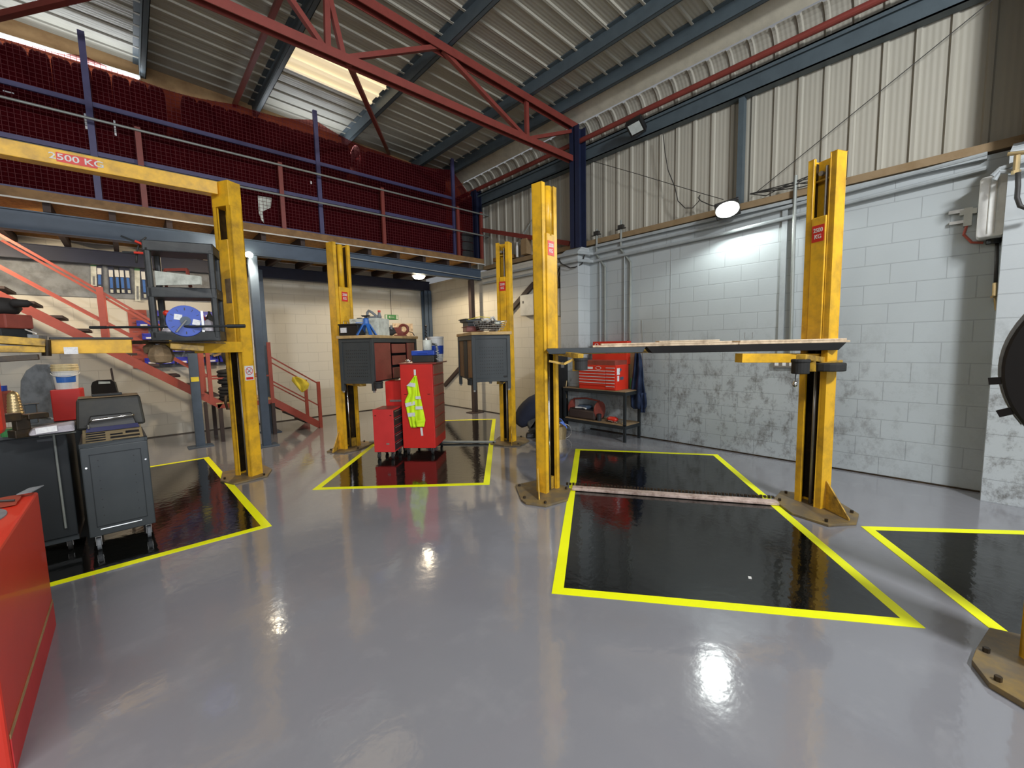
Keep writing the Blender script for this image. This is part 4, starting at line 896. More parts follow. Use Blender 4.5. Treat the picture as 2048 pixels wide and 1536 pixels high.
solo('coiled_lead', MB().tube([cp(0.04+0.02*sin(k*1.7), 0.18+0.03*cos(k*1.1), 0.02+0.010*k) for k in range(26)], 0.004, 5), 'white', 'thin white lead tangled at the right edge of the red cabinet top', 'lead')
t = oncab('light_bulb', 'silver bulb lying at the left edge of the red cabinet top', 'bulb', -0.42, 0.03)
MB().lathe([(0.001, 0), (0.02, 0.005), (0.028, 0.03), (0.016, 0.06), (0.012, 0.085), (0.001, 0.09)], 16, (0, 0, 0.028), 'X').build('body', 'chrome', t, smooth=True)
# small cabinet
t = thing('tool_cabinet', 'small pinkish red roll cabinet standing left of the tall red cabinet', 'tool cabinet', (2.772, 5.648, 0), radians(-47))
MB().box((-0.31, 0, 0.11), (0, 0.40, 0.745)).build('body', 'red2', t, bevel=0.006); MB().box((-0.27, 0.03, 0.745), (-0.03, 0.37, 0.747)).build('top_mat', 'dusty_red', t)
for k in range(5):
    d_ = MB().box((0.0, 0.02, 0.14+k*0.12), (0.010, 0.38, 0.245+k*0.12)).build('drawer', 'blackblue', t); MB().box((0.01, 0.04, 0.225+k*0.12), (0.018, 0.36, 0.235+k*0.12)).build('drawer_pull', 'steel', d_)
for x in (-0.27, -0.04): MB().box((x-0.012, -0.003, 0.65), (x+0.012, 0, 0.66)).build('bolt_slot', 'grease', t)
for x in (-0.26, -0.05):
    for y in (0.05, 0.35): castor(t, x, y, 0.11, 0.045)
plate_on(MB(), lp(t, -0.10, 0, 0.235), xC, nC, 0.045, 0.022, 0.0012).build('maker_badge', 'silver_rim', t, inv=inv_of(t))
# red box behind
t = thing('tool_cabinet', 'red middle-height cabinet half hidden behind the tall and small red cabinets', 'tool cabinet', (3.136, 5.936, 0), radians(-47))
MB().box((-0.32, 0, 0.10), (-0.01, 0.24, 1.12)).build('body', 'red', t, bevel=0.006); MB().box((-0.25, -0.012, 0.80), (-0.02, 0.0, 0.83)).build('drawer_pull', 'steel', t)
for x in (-0.20, -0.07):
    for y in (0.05, 0.18): castor(t, x, y, 0.10, 0.035)

# ================================================================== STAIRS
t = thing('staircase', 'red steel staircase with a landing climbing left along the back wall', 'staircase', (1.2, 9.6, 0)); iv = inv_of(t)
Y0, Y1 = 9.15, 10.02
def sidebar(name, p, q, y, w=0.035, h=0.13, mat='stair_red'): return MB().beam((p[0], y, p[1]), (q[0], y, q[1]), w, h).build(name, mat, t, inv=iv)
for y in (Y0, Y1):
    sidebar('stringer', (1.16, 0.67), (-2.6, 3.47), y); sidebar('stringer', (2.84, 0.05), (1.98, 0.665), y); sidebar('stringer', (1.10, 0.655), (2.02, 0.655), y, 0.035, 0.09)
    for x, h in ((1.14, 0.62), (1.99, 0.62)): MB().box((x-0.03, y-0.03, 0), (x+0.03, y+0.03, h)).build('landing_leg', 'tread', t, inv=iv)
    MB().box((0.90, y-0.03, 0), (0.95, y+0.03, 0.75)).build('landing_leg', 'tread', t, inv=iv)
k = 0; x, z = 1.02, 0.87
while z < 3.45: MB().box((x-0.12, Y0+0.02, z-0.04), (x+0.12, Y1-0.02, z)).build('tread', 'tread', t, inv=iv, bevel=0.003); MB().box((x-0.13, Y0+0.02, z-0.042), (x-0.02, Y1-0.02, z+0.002)).build('tread_nosing', 'wood', t, inv=iv); x -= 0.262; z += 0.195
for x, z in ((2.22, 0.49), (2.45, 0.325), (2.68, 0.16)): MB().box((x-0.11, Y0+0.02, z-0.03), (x+0.11, Y1-0.02, z)).build('tread', 'tread', t, inv=iv, bevel=0.003)
MB().box((1.08, Y0-0.02, 0.695), (2.02, Y1, 0.72)).build('landing_board', 'wood', t, inv=iv)
# handrails
for y in (Y0, Y1):
    for p in ((1.02, 0.70, 1.66), (1.99, 0.60, 1.80), (2.855, 0.0, 0.97)):
        MB().box((p[0]-0.03, y-0.025, p[1]), (p[0]+0.03, y+0.025, p[2])).build('handrail_post', 'stair_red', t, inv=iv)
    sidebar('handrail', (1.99, 1.53), (2.855, 0.93), y, 0.02, 0.025); sidebar('handrail', (1.99, 1.06), (2.855, 0.46), y, 0.02, 0.025)
    sidebar('handrail', (1.02, 1.62), (-0.28, 2.63), y, 0.022, 0.035) ; sidebar('handrail', (-0.28, 2.63), (-1.30, 3.40), y, 0.022, 0.035)
    sidebar('handrail', (1.02, 1.20), (-1.6, 3.17), y, 0.022, 0.035)
    MB().box((-0.305, y-0.025, 1.75), (-0.225, y+0.025, 2.68)).build('handrail_post', 'stair_red', t, inv=iv)
sidebar('handrail', (1.02, 1.16), (1.99, 1.16), Y0, 0.02, 0.03); sidebar('handrail', (1.02, 1.16), (1.99, 1.16), Y1, 0.02, 0.03)
MB().box((-0.10-2.1, Y0, 3.0), (-0.06-2.1, Y0+0.05, 3.5)).build('handrail_post', 'stair_red', t, inv=iv)
MB().beam((0.90, Y0-0.02, 1.64), (0.90, Y0-0.02, 0.90), 0.05, 0.05).build('handrail_post', 'stair_red', t, inv=iv)
solo('steel_post', MB().cbox((0.79, 8.98, 0.81), (0.13, 0.10, 1.62)).cbox((0.79, 8.98, 0.008), (0.36, 0.26, 0.016)), 'navy', 'short slate blue steel post under the left lift cart, with yellow tag', 'post', bevel=0.005)
solo('paper_tag', MB().box((0.735, 8.927, 1.14), (0.845, 8.9295, 1.22)), 'yellow_cloth', 'yellow paper tag on the short slate blue post', 'tag')
# yellow cloth on the handrail
def onY(Yp):
    return lambda x, y, o=0.0: wy(x, y, Yp-o)
t = thing('yellow_jacket', 'crumpled yellow jacket thrown over the stair handrail', 'jacket', (2.7, 9.6, 0.9)); iv = inv_of(t)
z4 = lambda pts: [(360+a/6.4, 680+b/6.4) for a, b in pts]
cloth(z4([(1440, 470), (1430, 520), (1480, 580), (1530, 640), (1560, 668)]), z4([(1500, 470), (1600, 505), (1655, 560), (1640, 620), (1575, 668)]), 0.02, 0.06, 1.6, 12, 12, parent=t, iv=iv, nm='cloth', mat='yellow_cloth', onf=onY(9.98))
# hand air jack (ribbed bellows) and chain by the left post
t = thing('air_jack', 'black ribbed air bellows jack with bulb top standing on the stair landing', 'jack', (1.28, 9.20, 0.72)); iv = inv_of(t)
bc = wy(447, 800, 8.95); bc = V((1.33, 9.28, 0.722))
m = MB(); prof = [(0.001, 0)]
for k in range(9): zz_ = 0.02+k*0.062; prof += [(0.165 if k != 4 else 0.12, zz_), (0.185 if k != 4 else 0.13, zz_+0.02), (0.185 if k != 4 else 0.13, zz_+0.045), (0.165 if k != 4 else 0.12, zz_+0.058)]
prof += [(0.12, 0.59), (0.001, 0.60)]
m.lathe(prof, 28, bc); m.build('bellows', 'rubber', t, inv=iv, smooth=False)
m = MB(); m.lathe([(0.08, 0.60), (0.07, 0.66), (0.11, 0.74), (0.13, 0.84), (0.12, 0.95), (0.08, 1.02), (0.001, 1.04)], 18, bc+V((0.04, 0, 0))); m.build('rubber_top', 'rubber', t, inv=iv, smooth=True)
ch = [wy(x, y, 8.90) for x, y in ((452, 790), (451, 806), (455, 818), (461, 818), (464, 806), (462, 786), (459, 770))]
solo('chain', MB().tube(ch, 0.022, 8), 'grease', 'dark chain loop hanging left of the left lift post', 'chain', smooth=True)

# ================================================================== WALL BEHIND THE STAIRS
solo('grey_wall_board', MB().box((-1.6, YB-0.03, 2.66), (1.5, YB-0.001, 3.30)), 'panel_grey', 'long grey board fixed to the back wall carrying wiper blade packs', 'board')
solo('wall_rail', MB().box((-2.4, YB-0.05, 3.32), (1.5, YB-0.031, 3.345)), 'galv', 'pale horizontal rail above the wiper blade packs', 'rail')
protoG = protoB = None
zW = lambda x, y: wy(160+x/12.8, 500+y/12.8, YB-0.045)
for i, (x, y0_, x2, y1_, kind_) in enumerate(((345, 370, 360, 920, 'g'), (490, 390, 510, 1010, 'b'), (780, 430, 820, 1110, 'b'), (925, 430, 985, 1110, 'b'), (1055, 440, 1110, 1110, 'b'), (1195, 450, 1265, 1120, 'b'), (1460, 460, 1480, 1310, 'g'), (1600, 460, 1670, 1240, 'b'))):
    a, b = zW(x, y0_), zW(x2, y1_); wid = 0.075; ordn = ('leftmost', 'second from left')
    lbs = {0: 'white and green wiper blade pack, leftmost on the grey board', 1: 'dark blue wiper blade pack beside the leftmost white pack', 2: 'dark blue wiper blade pack, left one of the row of four',
           3: 'dark blue wiper blade pack, second of the row of four', 4: 'dark blue wiper blade pack, third of the row of four', 5: 'dark blue wiper blade pack, right one of the row of four',
           6: 'white and green wiper blade pack right of the row of four', 7: 'dark blue wiper blade pack next to the grey cart'}
    t = thing('wiper_blade_pack', lbs[i], 'wiper blade', loc3(a), 0, 'wiper blade packs on the grey board'); iv = inv_of(t)
    d = (b-a); s = V((wid/2, 0, 0)); n = V((0, -0.012, 0))
    def seg(u0, u1, mat, nm, w=1.0, off=0.0): MB().prism([a+d*u0-s*w+n*off, a+d*u0+s*w+n*off, a+d*u1+s*w+n*off, a+d*u1-s*w+n*off], n*(1.0+0*off)).build(nm, mat, t, inv=iv)
    if kind_ == 'b': seg(0, 1, 'blackblue' if i in (3,) else 'dark_navy', 'card'); seg(0.12, 0.38, 'white', 'price_panel', 0.72, 0.12); seg(0.40, 0.80, 'stand_blue', 'picture_panel', 0.5, 0.12); seg(0.86, 0.98, 'offwhite', 'round_logo', 0.5, 0.12)
    else: seg(0, 1, 'offwhite', 'card'); seg(0, 0.08, 'green', 'green_header', 1.0, 0.12); seg(0.55, 0.95, 'panel_grey', 'picture_panel', 0.4, 0.12)
# red louvred panel with blue bins
t = thing('bin_panel', 'red louvred wall panel for blue parts bins behind the stairs', 'bin rack', (0.8, YB-0.02, 1.9)); iv = inv_of(t)
pb = MB().box((0.03, YB-0.03, 1.36), (0.30, YB-0.002, 2.46)).build('panel', 'stair_red', t, inv=iv); MB().box((0.30, YB-0.03, 1.36), (1.55, YB-0.002, 2.46)).build('grey_panel', 'panel_grey', t, inv=iv)
m = MB()
for i in range(13):
    for j in range(2): m.box((0.08+j*0.12, YB-0.040, 1.36+i*0.085), (0.15+j*0.12, YB-0.031, 1.38+i*0.085))
m.build('louvres', 'dusty_red', pb, inv=iv)
pr = None; rows = (('bottom', 1.43), ('second', 1.66), ('third', 1.90), ('fourth', 2.14), ('top', 2.34)); cols_ = ('first', 'second', 'third', 'fourth', 'fifth', 'sixth')
for ri, (rn, z) in enumerate(rows):
    for ci in range(6):
        if (ri == 4 and ci in (0, 5)) or (ri == 1 and ci == 0): continue
        x = 0.30+ci*0.235-(0.06 if ri % 2 else 0)
        lb = 'blue parts bin, %s row of the red panel, %s from the left' % (rn, cols_[ci])
        if pr is None:
            pr = thing('parts_bin', lb, 'parts bin', (x, YB-0.045, z), 0, 'blue parts bins on the red panel')
            m = MB(); w, d_, h = 0.10, 0.17, 0.12
            m.box((-w, -d_, 0), (w, 0, 0.006)); m.box((-w, -d_, 0), (-w+0.005, 0, h*0.55)); m.box((w-0.005, -d_, 0), (w, 0, h*0.55)); m.box((-w, -d_, 0), (w, -d_+0.005, h*0.5)); m.box((-w, -0.006, 0), (w, 0, h)); m.box((-w, -d_*0.6, h*0.5), (-w+0.005, 0, h)); m.box((w-0.005, -d_*0.6, h*0.5), (w, 0, h)); m.build('body', 'bin_blue', pr)
            MB().box((-0.05, -d_-0.002, 0.012), (0.05, -d_, 0.045)).build('label_strip', 'label', pr)
        else: dup(pr, (x, YB-0.045, z), label=lb)
for k, x in enumerate((1.12, 1.30)):
    c = wy(437-k*22, 706, YB-0.16); o = solo('sanding_block', MB().box((-0.09, -0.03, 0), (0.09, 0.03, 0.045)), 'cardboard', ('beige block on the right of the two in the low blue bins', 'beige block on the left of the two in the low blue bins')[k], 'block', 'beige blocks in the blue bins', bevel=0.004)
    o.location = (c.x, YB-0.13, 1.56); o.rotation_euler = (0, -0.35, 0)
# exit sign
t = thing('exit_sign', 'small green exit sign hanging on the back wall above the left raised bench', 'exit sign', (5.33, YB-0.03, 2.46)); iv = inv_of(t)
MB().box((5.14, YB-0.03, 2.40), (5.52, YB-0.002, 2.53)).build('panel', 'green', t, inv=iv); MB().box((5.15, YB-0.034, 2.41), (5.195, YB-0.0301, 2.52)).box((5.46, YB-0.034, 2.41), (5.505, YB-0.0301, 2.52)).build('white_pictogram', 'offwhite', t, inv=iv)
m = MB(); m.beam((5.24, YB-0.033, 2.465), (5.40, YB-0.033, 2.465), 0.004, 0.012); m.beam((5.24, YB-0.033, 2.465), (5.28, YB-0.033, 2.495), 0.004, 0.010); m.beam((5.24, YB-0.033, 2.465), (5.28, YB-0.033, 2.435), 0.004, 0.010); m.build('arrow', 'offwhite', t, inv=iv)
solo('cable', MB().tube([(5.33, YB-0.01, 2.53), (5.33, YB-0.01, 3.2)], 0.006, 5), 'cable', 'thin cable running up from the exit sign', 'cable')
solo('wall_sheet', MB().box((5.35, YB-0.03, 1.55), (5.95, YB-0.002, 2.30)), 'ply', 'pale cream board leaning on the back wall behind the red vice', 'board')

# ================================================================== RIGHT WALL FIXTURES
XW = XR
solo('cable_brace', MB().beam((XW-0.04, 6.30, 2.92), (XW-0.04, 9.85, 0.56), 0.06, 0.10), 'tread', 'dark channel slanting down the far part of the right wall', 'wall channel', bevel=0.003)
t = thing('switch_box', 'grey steel switch box on the right wall beside the middle lift post', 'switch box', (XW-0.1, 6.42, 2.48)); iv = inv_of(t)
MB().box((XW-0.16, 6.22, 2.26), (XW-0.002, 6.62, 2.70)).build('body', 'wall_box', t, inv=iv, bevel=0.008); MB().box((XW-0.163, 6.50, 2.52), (XW-0.1601, 6.54, 2.57)).build('switch', 'cable', t, inv=iv)
t = thing('isolator_box', 'tall narrow white isolator box on the pier beside the right lift post', 'switch box', (XW-0.1, 5.55, 2.4)); iv = inv_of(t)
MB().box((XW-0.20, 5.46, 2.19), (XW-0.002, 5.66, 2.72)).build('body', 'wall_box', t, inv=iv, bevel=0.01); MB().cyl((XW-0.20, 5.56, 2.45), (XW-0.225, 5.56, 2.45), 0.02, 12).build('knob', 'black', t, inv=iv)
for k in range(4): solo('cable', MB().tube([(XW-0.08, 5.50+k*0.03, 2.72), (XW-0.10-0.03*(k % 2), 5.49+k*0.035, 2.95), (XW-0.06, 5.46+0.03*k, 3.2), (XW-0.04, 5.38+0.02*k, 3.40)], 0.012, 6), 'cable', 'dark cable in the bunch rising from the narrow isolator box', 'cable', 'cables above the isolator box')
solo('cable', MB().tube([(6.05, 5.36, 3.30), (6.03, 5.2, 3.12), (6.06, 5.02, 3.02), (6.08, 4.92, 3.02), (6.20, 4.86, 3.08), (6.25, 4.84, 3.24)], 0.012, 6), 'cable', 'black cable looping round the front of the block pier', 'cable')
# conduits along the wall
for k, (z, x) in enumerate(((3.29, XW-0.05), (3.155, XW-0.05))):
    pts = [(x, 0.0, z+0.13), (x, 1.1, z+0.075), (x, 2.5, z+0.01), (x, 4.75, z-0.02), (6.06, 4.84, z-0.03), (6.05, 5.34, z-0.03), (x, 5.46, z-0.03), (x, 8.0, z-0.03)]
    solo('conduit_pipe', MB().tube(pts, 0.026 if k else 0.024, 8), 'conduit', ('upper grey conduit pipe along the right wall bending round the pier', 'lower grey conduit pipe along the right wall bending round the pier')[k], 'pipe', smooth=False)
solo('cable_tray', MB().box((XW-0.06, 0.0, 3.375), (XW-0.002, 4.7, 3.418)), 'conduit', 'grey cable trunking right under the timber ledge', 'cable tray')
def drop(name, y0, y1, zt_, zb, kink, mat, lab, r=0.012):
    x = XW-0.03; solo(name, MB().tube([(x, y0, zt_+0.08), (x, y0, kink+0.25), (x, y1, kink), (x, y1, zb)], r, 8), mat, lab, 'pipe')
drop('conduit_pipe', 4.70, 4.52, 3.62, 1.45, 3.0, 'galv', 'bent galvanised conduit drop nearest the block pier', 0.020)
drop('conduit_pipe', 4.63, 4.63, 3.0, 1.45, 2.9, 'conduit', 'thin straight conduit drop nearest the block pier')
drop('conduit_pipe', 4.19, 4.00, 3.66, 1.45, 3.0, 'galv', 'bent galvanised conduit drop above the red tool chest', 0.020)
drop('conduit_pipe', 4.12, 4.12, 3.0, 1.45, 2.9, 'conduit', 'thin straight conduit drop above the red tool chest')
solo('conduit_pipe', MB().tube([(XW-0.05, 1.62, 3.70), (XW-0.06, 1.62, 3.5), (XW-0.05, 1.60, 1.35)], 0.022, 8), 'galv', 'galvanised conduit drop left of the right lift post', 'pipe')
solo('conduit_pipe', MB().box((XW-0.03, 1.70, 1.35), (XW-0.002, 1.76, 3.36)), 'conduit', 'square white trunking drop left of the right lift post', 'pipe')
for nm, y in (('left', 4.70), ('right', 4.19)): solo('junction_clip', MB().box((XW-0.06, y-0.05, 3.60), (XW-0.0, y+0.05, 3.66)).box((XW-0.05, y-0.10, 3.585), (XW-0.03, y+0.10, 3.60)), 'cable', '%s small dark clip on the timber ledge holding a conduit top' % nm, 'clip')
m = MB()
for k in range(6):
    a = 1.95-0.13*k; m.tube([(XW-0.05, 2.15, 3.62), (XW-0.06, a, 3.54+0.04*(k % 3)), (XW-0.07, a-0.2, 3.60-0.02*k), (XW-0.05, 1.45, 3.66+0.01*k)], 0.007, 5)
solo('tangled_cable', m, 'cable', 'tangle of thin dark cables over the ledge beside the lit floodlight', 'cable')
solo('guy_wire', MB().tube([(6.42, 2.08, 3.62), (6.42, -0.02, 4.90)], 0.005, 5), 'cable', 'thin wire rising right from the ledge across the cladding', 'wire')
solo('guy_wire', MB().tube([(6.42, 4.85, 4.94), (6.42, 3.9, 4.42), (6.42, 2.83, 3.82), (6.42, 2.5, 3.64)], 0.005, 5), 'cable', 'thin wire falling from the blue column to the lit floodlight', 'wire')
lp_ = [wx(x, y, 6.45) for x, y in ((1326, 268), (1330, 305), (1336, 340), (1350, 375), (1356, 402), (1370, 416), (1385, 416), (1398, 402), (1400, 390), (1396, 395), (1402, 402), (1420, 410), (1440, 415))]
solo('hanging_cable', MB().tube(lp_, 0.007, 6), 'cable', 'dark cable drooping in a loop down the cladding to the lit floodlight', 'cable')
solo('diagonal_stay', MB().tube([wx(1031, 498, 6.44), wx(1065, 438, 6.55)], 0.012, 6), 'galv', 'grey diagonal stay behind the right lift post near the mezzanine end', 'stay')
# dark stores on the mezzanine end and odds on the ledge
solo('tyre_stack', MB().lathe([(0.20, 0), (0.30, 0.02), (0.31, 0.1), (0.30, 0.19), (0.25, 0.2), (0.30, 0.21), (0.31, 0.3), (0.30, 0.39), (0.25, 0.4), (0.30, 0.41), (0.31, 0.5), (0.30, 0.59), (0.20, 0.6)], 24, (6.74-0.6, 8.45, 3.69)), 'rubber', 'dark pile of flat tyres at the right end of the mezzanine deck', 'tyres')
m = MB(); m.box((6.36, 6.45, 3.56), (6.52, 6.62, 3.88)); solo('cardboard_box', m, 'cardboard', 'brown box standing on the wall ledge behind the middle lift', 'box')
solo('white_bottle', MB().lathe([(0.001, 0), (0.03, 0), (0.03, 0.22), (0.012, 0.27), (0.012, 0.32), (0.001, 0.32)], 12, (6.42, 6.80, 3.55)), 'white', 'slim white bottle on the wall ledge behind the middle lift', 'bottle')
solo('ledge_offcut', MB().box((6.36, 6.95, 3.56), (6.52, 7.55, 3.64)), 'brown_wood', 'brown timber offcut on the wall ledge by the mezzanine', 'timber')
# sockets
t = thing('wall_socket', 'grey metal socket box low on the right wall left of the right lift post', 'socket', (XW-0.03, 1.65, 1.28)); iv = inv_of(t)
MB().box((XW-0.05, 1.50, 1.265), (XW-0.002, 1.80, 1.355)).build('back_box', 'steel', t, inv=iv, bevel=0.003); MB().box((XW-0.054, 1.735, 1.29), (XW-0.0501, 1.78, 1.33)).box((XW-0.054, 1.65, 1.29), (XW-0.0501, 1.69, 1.335)).box((XW-0.054, 1.57, 1.29), (XW-0.0501, 1.61, 1.335)).build('switch', 'white', t, inv=iv)
hc = at(1590, 768, 3.72); h0 = at(1591, 752, 3.72)
t = thing('hanging_fitting', 'small silver connector hanging on a thin lead under the boarded lift', 'connector', loc3(hc)); iv = inv_of(t)
MB().tube([at(1594, 740, 3.72), h0, hc], 0.004, 5).build('lead', 'cable', t, inv=iv); MB().lathe([(0.001, -0.03), (0.018, -0.02), (0.022, 0), (0.015, 0.02), (0.001, 0.03)], 12, hc).build('connector', 'chrome', t, inv=iv, smooth=True)
# hose reel on the wall
t = thing('hose_reel', 'white enclosed air hose reel hung on the right wall near the picture edge', 'hose reel', (6.1, -0.05, 2.7)); iv = inv_of(t)
cR = at(1984, 420, 4.15); fw = V((_f.x, _f.y, 0)).normalized(); rt = V((_r.x, _r.y, 0)).normalized()
yr = V((cR.x, cR.y, 0)).normalized(); xr = V((yr.y, -yr.x, 0))
prof2 = []
w2, h2, rr = 0.092, 0.285, 0.03
body = MB(); P2 = []
for cx, cz, a0 in ((w2-rr, h2-rr, 0), (-w2+rr, h2-rr, 90), (-w2+rr, -h2+rr, 180), (w2-rr, -h2+rr, 270)):
    for q in range(5):
        a = radians(a0+q*22.5); P2.append(cR+xr*(cx+rr*cos(a))+V((0, 0, cz+rr*sin(a)))-yr*0.20)
body.prism(P2, yr*0.36).build('casing', 'white', t, inv=iv, bevel=0.01)
for o_ in (-0.02, 0.025): MB().beam(cR+xr*o_-yr*0.204+V((0, 0, -h2+0.03)), cR+xr*o_-yr*0.204+V((0, 0, h2-0.03)), 0.006, 0.006).build('seam', 'wall_box', t, inv=iv)
MB().cyl(cR+V((0, 0, -h2-0.045))+xr*0.03, cR+V((0, 0, -h2+0.01))+xr*0.03, 0.055, 16).build('hose_outlet', 'blackblue', t, inv=iv)
MB().box((0, 0, 0), (0, 0, 0)) if False else None
m = MB(); m.beam(cR-xr*0.10+V((0, 0, 0.02)), cR-xr*0.22+V((0, 0, 0.02)), 0.05, 0.05); m.beam(cR-xr*0.16+V((0, 0, 0.06)), cR-xr*0.16+V((0, 0, -0.12)), 0.05, 0.06); m.build('wall_bracket', 'wall_box', t, inv=iv)
m = MB(); m.beam(cR-xr*0.16+V((0, 0, 0.04)), cR-xr*0.30+V((0, 0, 0.04)), 0.03, 0.035); m.beam(cR-xr*0.16+V((0, 0, -0.07)), cR-xr*0.29+V((0, 0, -0.07)), 0.03, 0.03); m.build('bracket_lug', 'steel', t, inv=iv)
MB().tube([cR-xr*0.16+V((0, 0, -0.10)), cR-xr*0.18+V((0, 0, -0.20)), cR-xr*0.12+V((0, 0, -0.29)), cR-xr*0.04+V((0, 0, -0.31))], 0.012, 8).build('red_inlet_hose', 'stair_red', t, inv=iv)
k_ = 4.15; MB().tube([at(1994, 482, k_), at(1993, 525, k_), at(1991, 568, k_)], 0.014, 8).build('hose', 'cable', t, inv=iv, smooth=True)
MB().tube([at(1991, 568, k_), at(1990, 600, k_), at(1992, 620, k_), at(1997, 622, k_)], 0.010, 8).cyl(at(1990, 566, k_), at(1989, 592, k_), 0.018, 10).cyl(at(1983, 594, k_), at(1999, 590, k_), 0.012, 8).build('brass_fitting', 'brass', t, inv=iv)
k_ = 4.3
solo('air_pipe', MB().tube([wx(x, y, 6.08) for x, y in ((1985, 352), (2000, 338), (2048, 322), (2090, 310))], 0.022, 8), 'conduit', 'upper grey pipe around the near pier beside the brass valve', 'pipe')
solo('air_pipe', MB().tube([wx(x, y, 6.08) for x, y in ((1988, 360), (2000, 344), (2048, 340), (2090, 330))], 0.022, 8), 'conduit', 'lower grey pipe around the near pier beside the brass valve', 'pipe')
vv = wx(2034, 320, 6.02)
solo('brass_valve', MB().cyl(vv-V((0, 0, 0.10)), vv+V((0, 0, 0.04)), 0.022, 10).cyl(vv+V((0, -0.05, 0.05)), vv+V((0, 0.06, 0.07)), 0.018, 10).cyl(vv-V((0, 0, 0.12)), vv-V((0, 0, 0.09)), 0.03, 6), 'brass', 'brass stop valve on the near pier above the black hose', 'valve')
solo('air_hose', MB().tube([wx(x, y, 5.98) for x, y in ((2036, 345), (2036, 372), (2034, 395), (2040, 412), (2055, 418), (2090, 410))], 0.018, 8), 'cable', 'black hose curling below the brass valve at the right edge', 'hose', smooth=True)

# big round dark machine at the right edge
t = thing('wheel_balancer', 'large round black machine hood with grey rim at the right picture edge', 'machine', (3.9, -0.6, 0)); iv = inv_of(t)
cM = at(2372, 742, 1.9); dM = V((_f.x*0.6+_r.x*0.8, _f.y*0.6+_r.y*0.8, 0)).normalized()
dM = (V((cM.x, cM.y, 0))-V((0, 0, 0))).normalized()
m = MB(); m.cyl(cM-dM*0.06, cM+dM*0.06, 0.55, 64); m.build('hood', 'black', t, inv=iv, bevel=0.02)
m = MB(); sM = V((dM.y, -dM.x, 0)); 
arcp = [cM+dM*0.12+(sM*cos(a)+V((0, 0, sin(a))))*0.565 for a in [radians(130+i*5) for i in range(18)]]; m.tube(arcp, 0.02, 8); m.build('rim', 'panel_grey', t, inv=iv, smooth=True)
for a, l_ in ((188, 0.05), (206, 0.06)): MB().beam(cM+(sM*cos(radians(a))+V((0, 0, sin(radians(a)))))*0.55, cM+(sM*cos(radians(a))+V((0, 0, sin(radians(a)))))*(0.55+l_), 0.04, 0.04).build('latch', 'black', t, inv=iv)
MB().cyl((cM.x, cM.y, 0), (cM.x, cM.y, cM.z-0.3), 0.09, 20).build('stand', 'charcoal', t, inv=iv); MB().cbox((cM.x, cM.y, 0.02), (0.4, 0.4, 0.04), 0.6).build('base', 'charcoal', t, inv=iv, bevel=0.005)

# ================================================================== STEEL SHELF BENCH BY THE RIGHT WALL
t = thing('steel_workbench', 'black steel workbench with two wooden shelves against the right wall', 'workbench', (5.92, 3.76, 0), 0); iv = inv_of(t)
sx0, sx1, sy0, sy1, zT, zS = 5.90, 6.38, 3.76, 5.08, 0.83, 0.27
for x in (sx0, sx1-0.04):
    for y in (sy0, sy1-0.04): MB().box((x, y, 0), (x+0.04, y+0.04, zT)).build('leg', 'blackblue', t, inv=iv)
for z in (zT, zS):
    MB().box((sx0, sy0, z), (sx1, sy1, z+0.016)).build('shelf_board', 'ledge_wood', t, inv=iv)
    m = MB(); m.box((sx0-0.003, sy0, z-0.055), (sx0, sy1, z+0.003)); m.box((sx1, sy0, z-0.055), (sx1+0.003, sy1, z+0.003)); m.box((sx0, sy0-0.003, z-0.055), (sx1, sy0, z+0.003)); m.box((sx0, sy1, z-0.055), (sx1, sy1+0.003, z+0.003)); m.build('shelf_edge', 'blackblue', t, inv=iv)
t = thing('tool_chest', 'bright red tool chest with open lid and many shallow drawers on the steel workbench', 'tool chest', (5.92, 3.92, zT+0.017)); iv = inv_of(t)
cx0, cx1, cy0, cy1, cz0, cz1 = 5.92, 6.30, 3.95, 4.72, zT+0.017, 1.27
MB().box((cx0, cy0, cz0), (cx1, cy1, cz1)).build('body', 'orange_red', t, inv=iv, bevel=0.006)
for k in range(5):
    z = cz0+0.11+k*0.052; d_ = MB().box((cx0-0.010, cy0+0.20, z-0.04), (cx0, cy1-0.01, z)).build('drawer', 'orange_red', t, inv=iv); MB().box((cx0-0.018, cy0+0.20, z), (cx0-0.008, cy1-0.01, z+0.010)).build('drawer_pull', 'reflect', d_, inv=iv)
for k in range(7):
    z = cz0+0.06+k*0.052; d_ = MB().box((cx0-0.010, cy0+0.02, z-0.04), (cx0, cy0+0.19, z)).build('drawer', 'orange_red', t, inv=iv); MB().box((cx0-0.018, cy0+0.02, z), (cx0-0.008, cy0+0.19, z+0.010)).build('drawer_pull', 'reflect', d_, inv=iv)
MB().box((cx0-0.004, 4.42, cz1-0.072), (cx0-0.0005, 4.58, cz1-0.035)).build('name_plate', 'label', t, inv=iv)
m = MB(); cE = V((cx0-0.004, 4.30, cz1-0.052)); m.tube([cE+V((0, 0.055*cos(2*pi*i/24), 0.024*sin(2*pi*i/24))) for i in range(25)], 0.003, 5); m.build('oval_badge', 'label', t, inv=iv)
MB().box((cx1-0.02, cy0+0.02, cz1), (cx1, cy1-0.02, cz1+0.24)).build('lid', 'orange_red', t, inv=iv, bevel=0.004)
MB().box((cx0, cy0+0.02, cz1), (cx1-0.02, cy1-0.02, cz1+0.075)).build('open_tray', 'dusty_red', t, inv=iv)
MB().box((cx0+0.03, cy0-0.003, cz1-0.16), (cx0+0.11, cy0-0.0005, cz1-0.05)).box((cx0+0.04, cy0-0.003, cz1-0.27), (cx0+0.09, cy0-0.0005, cz1-0.18)).build('paper_sticker', 'label', t, inv=iv)
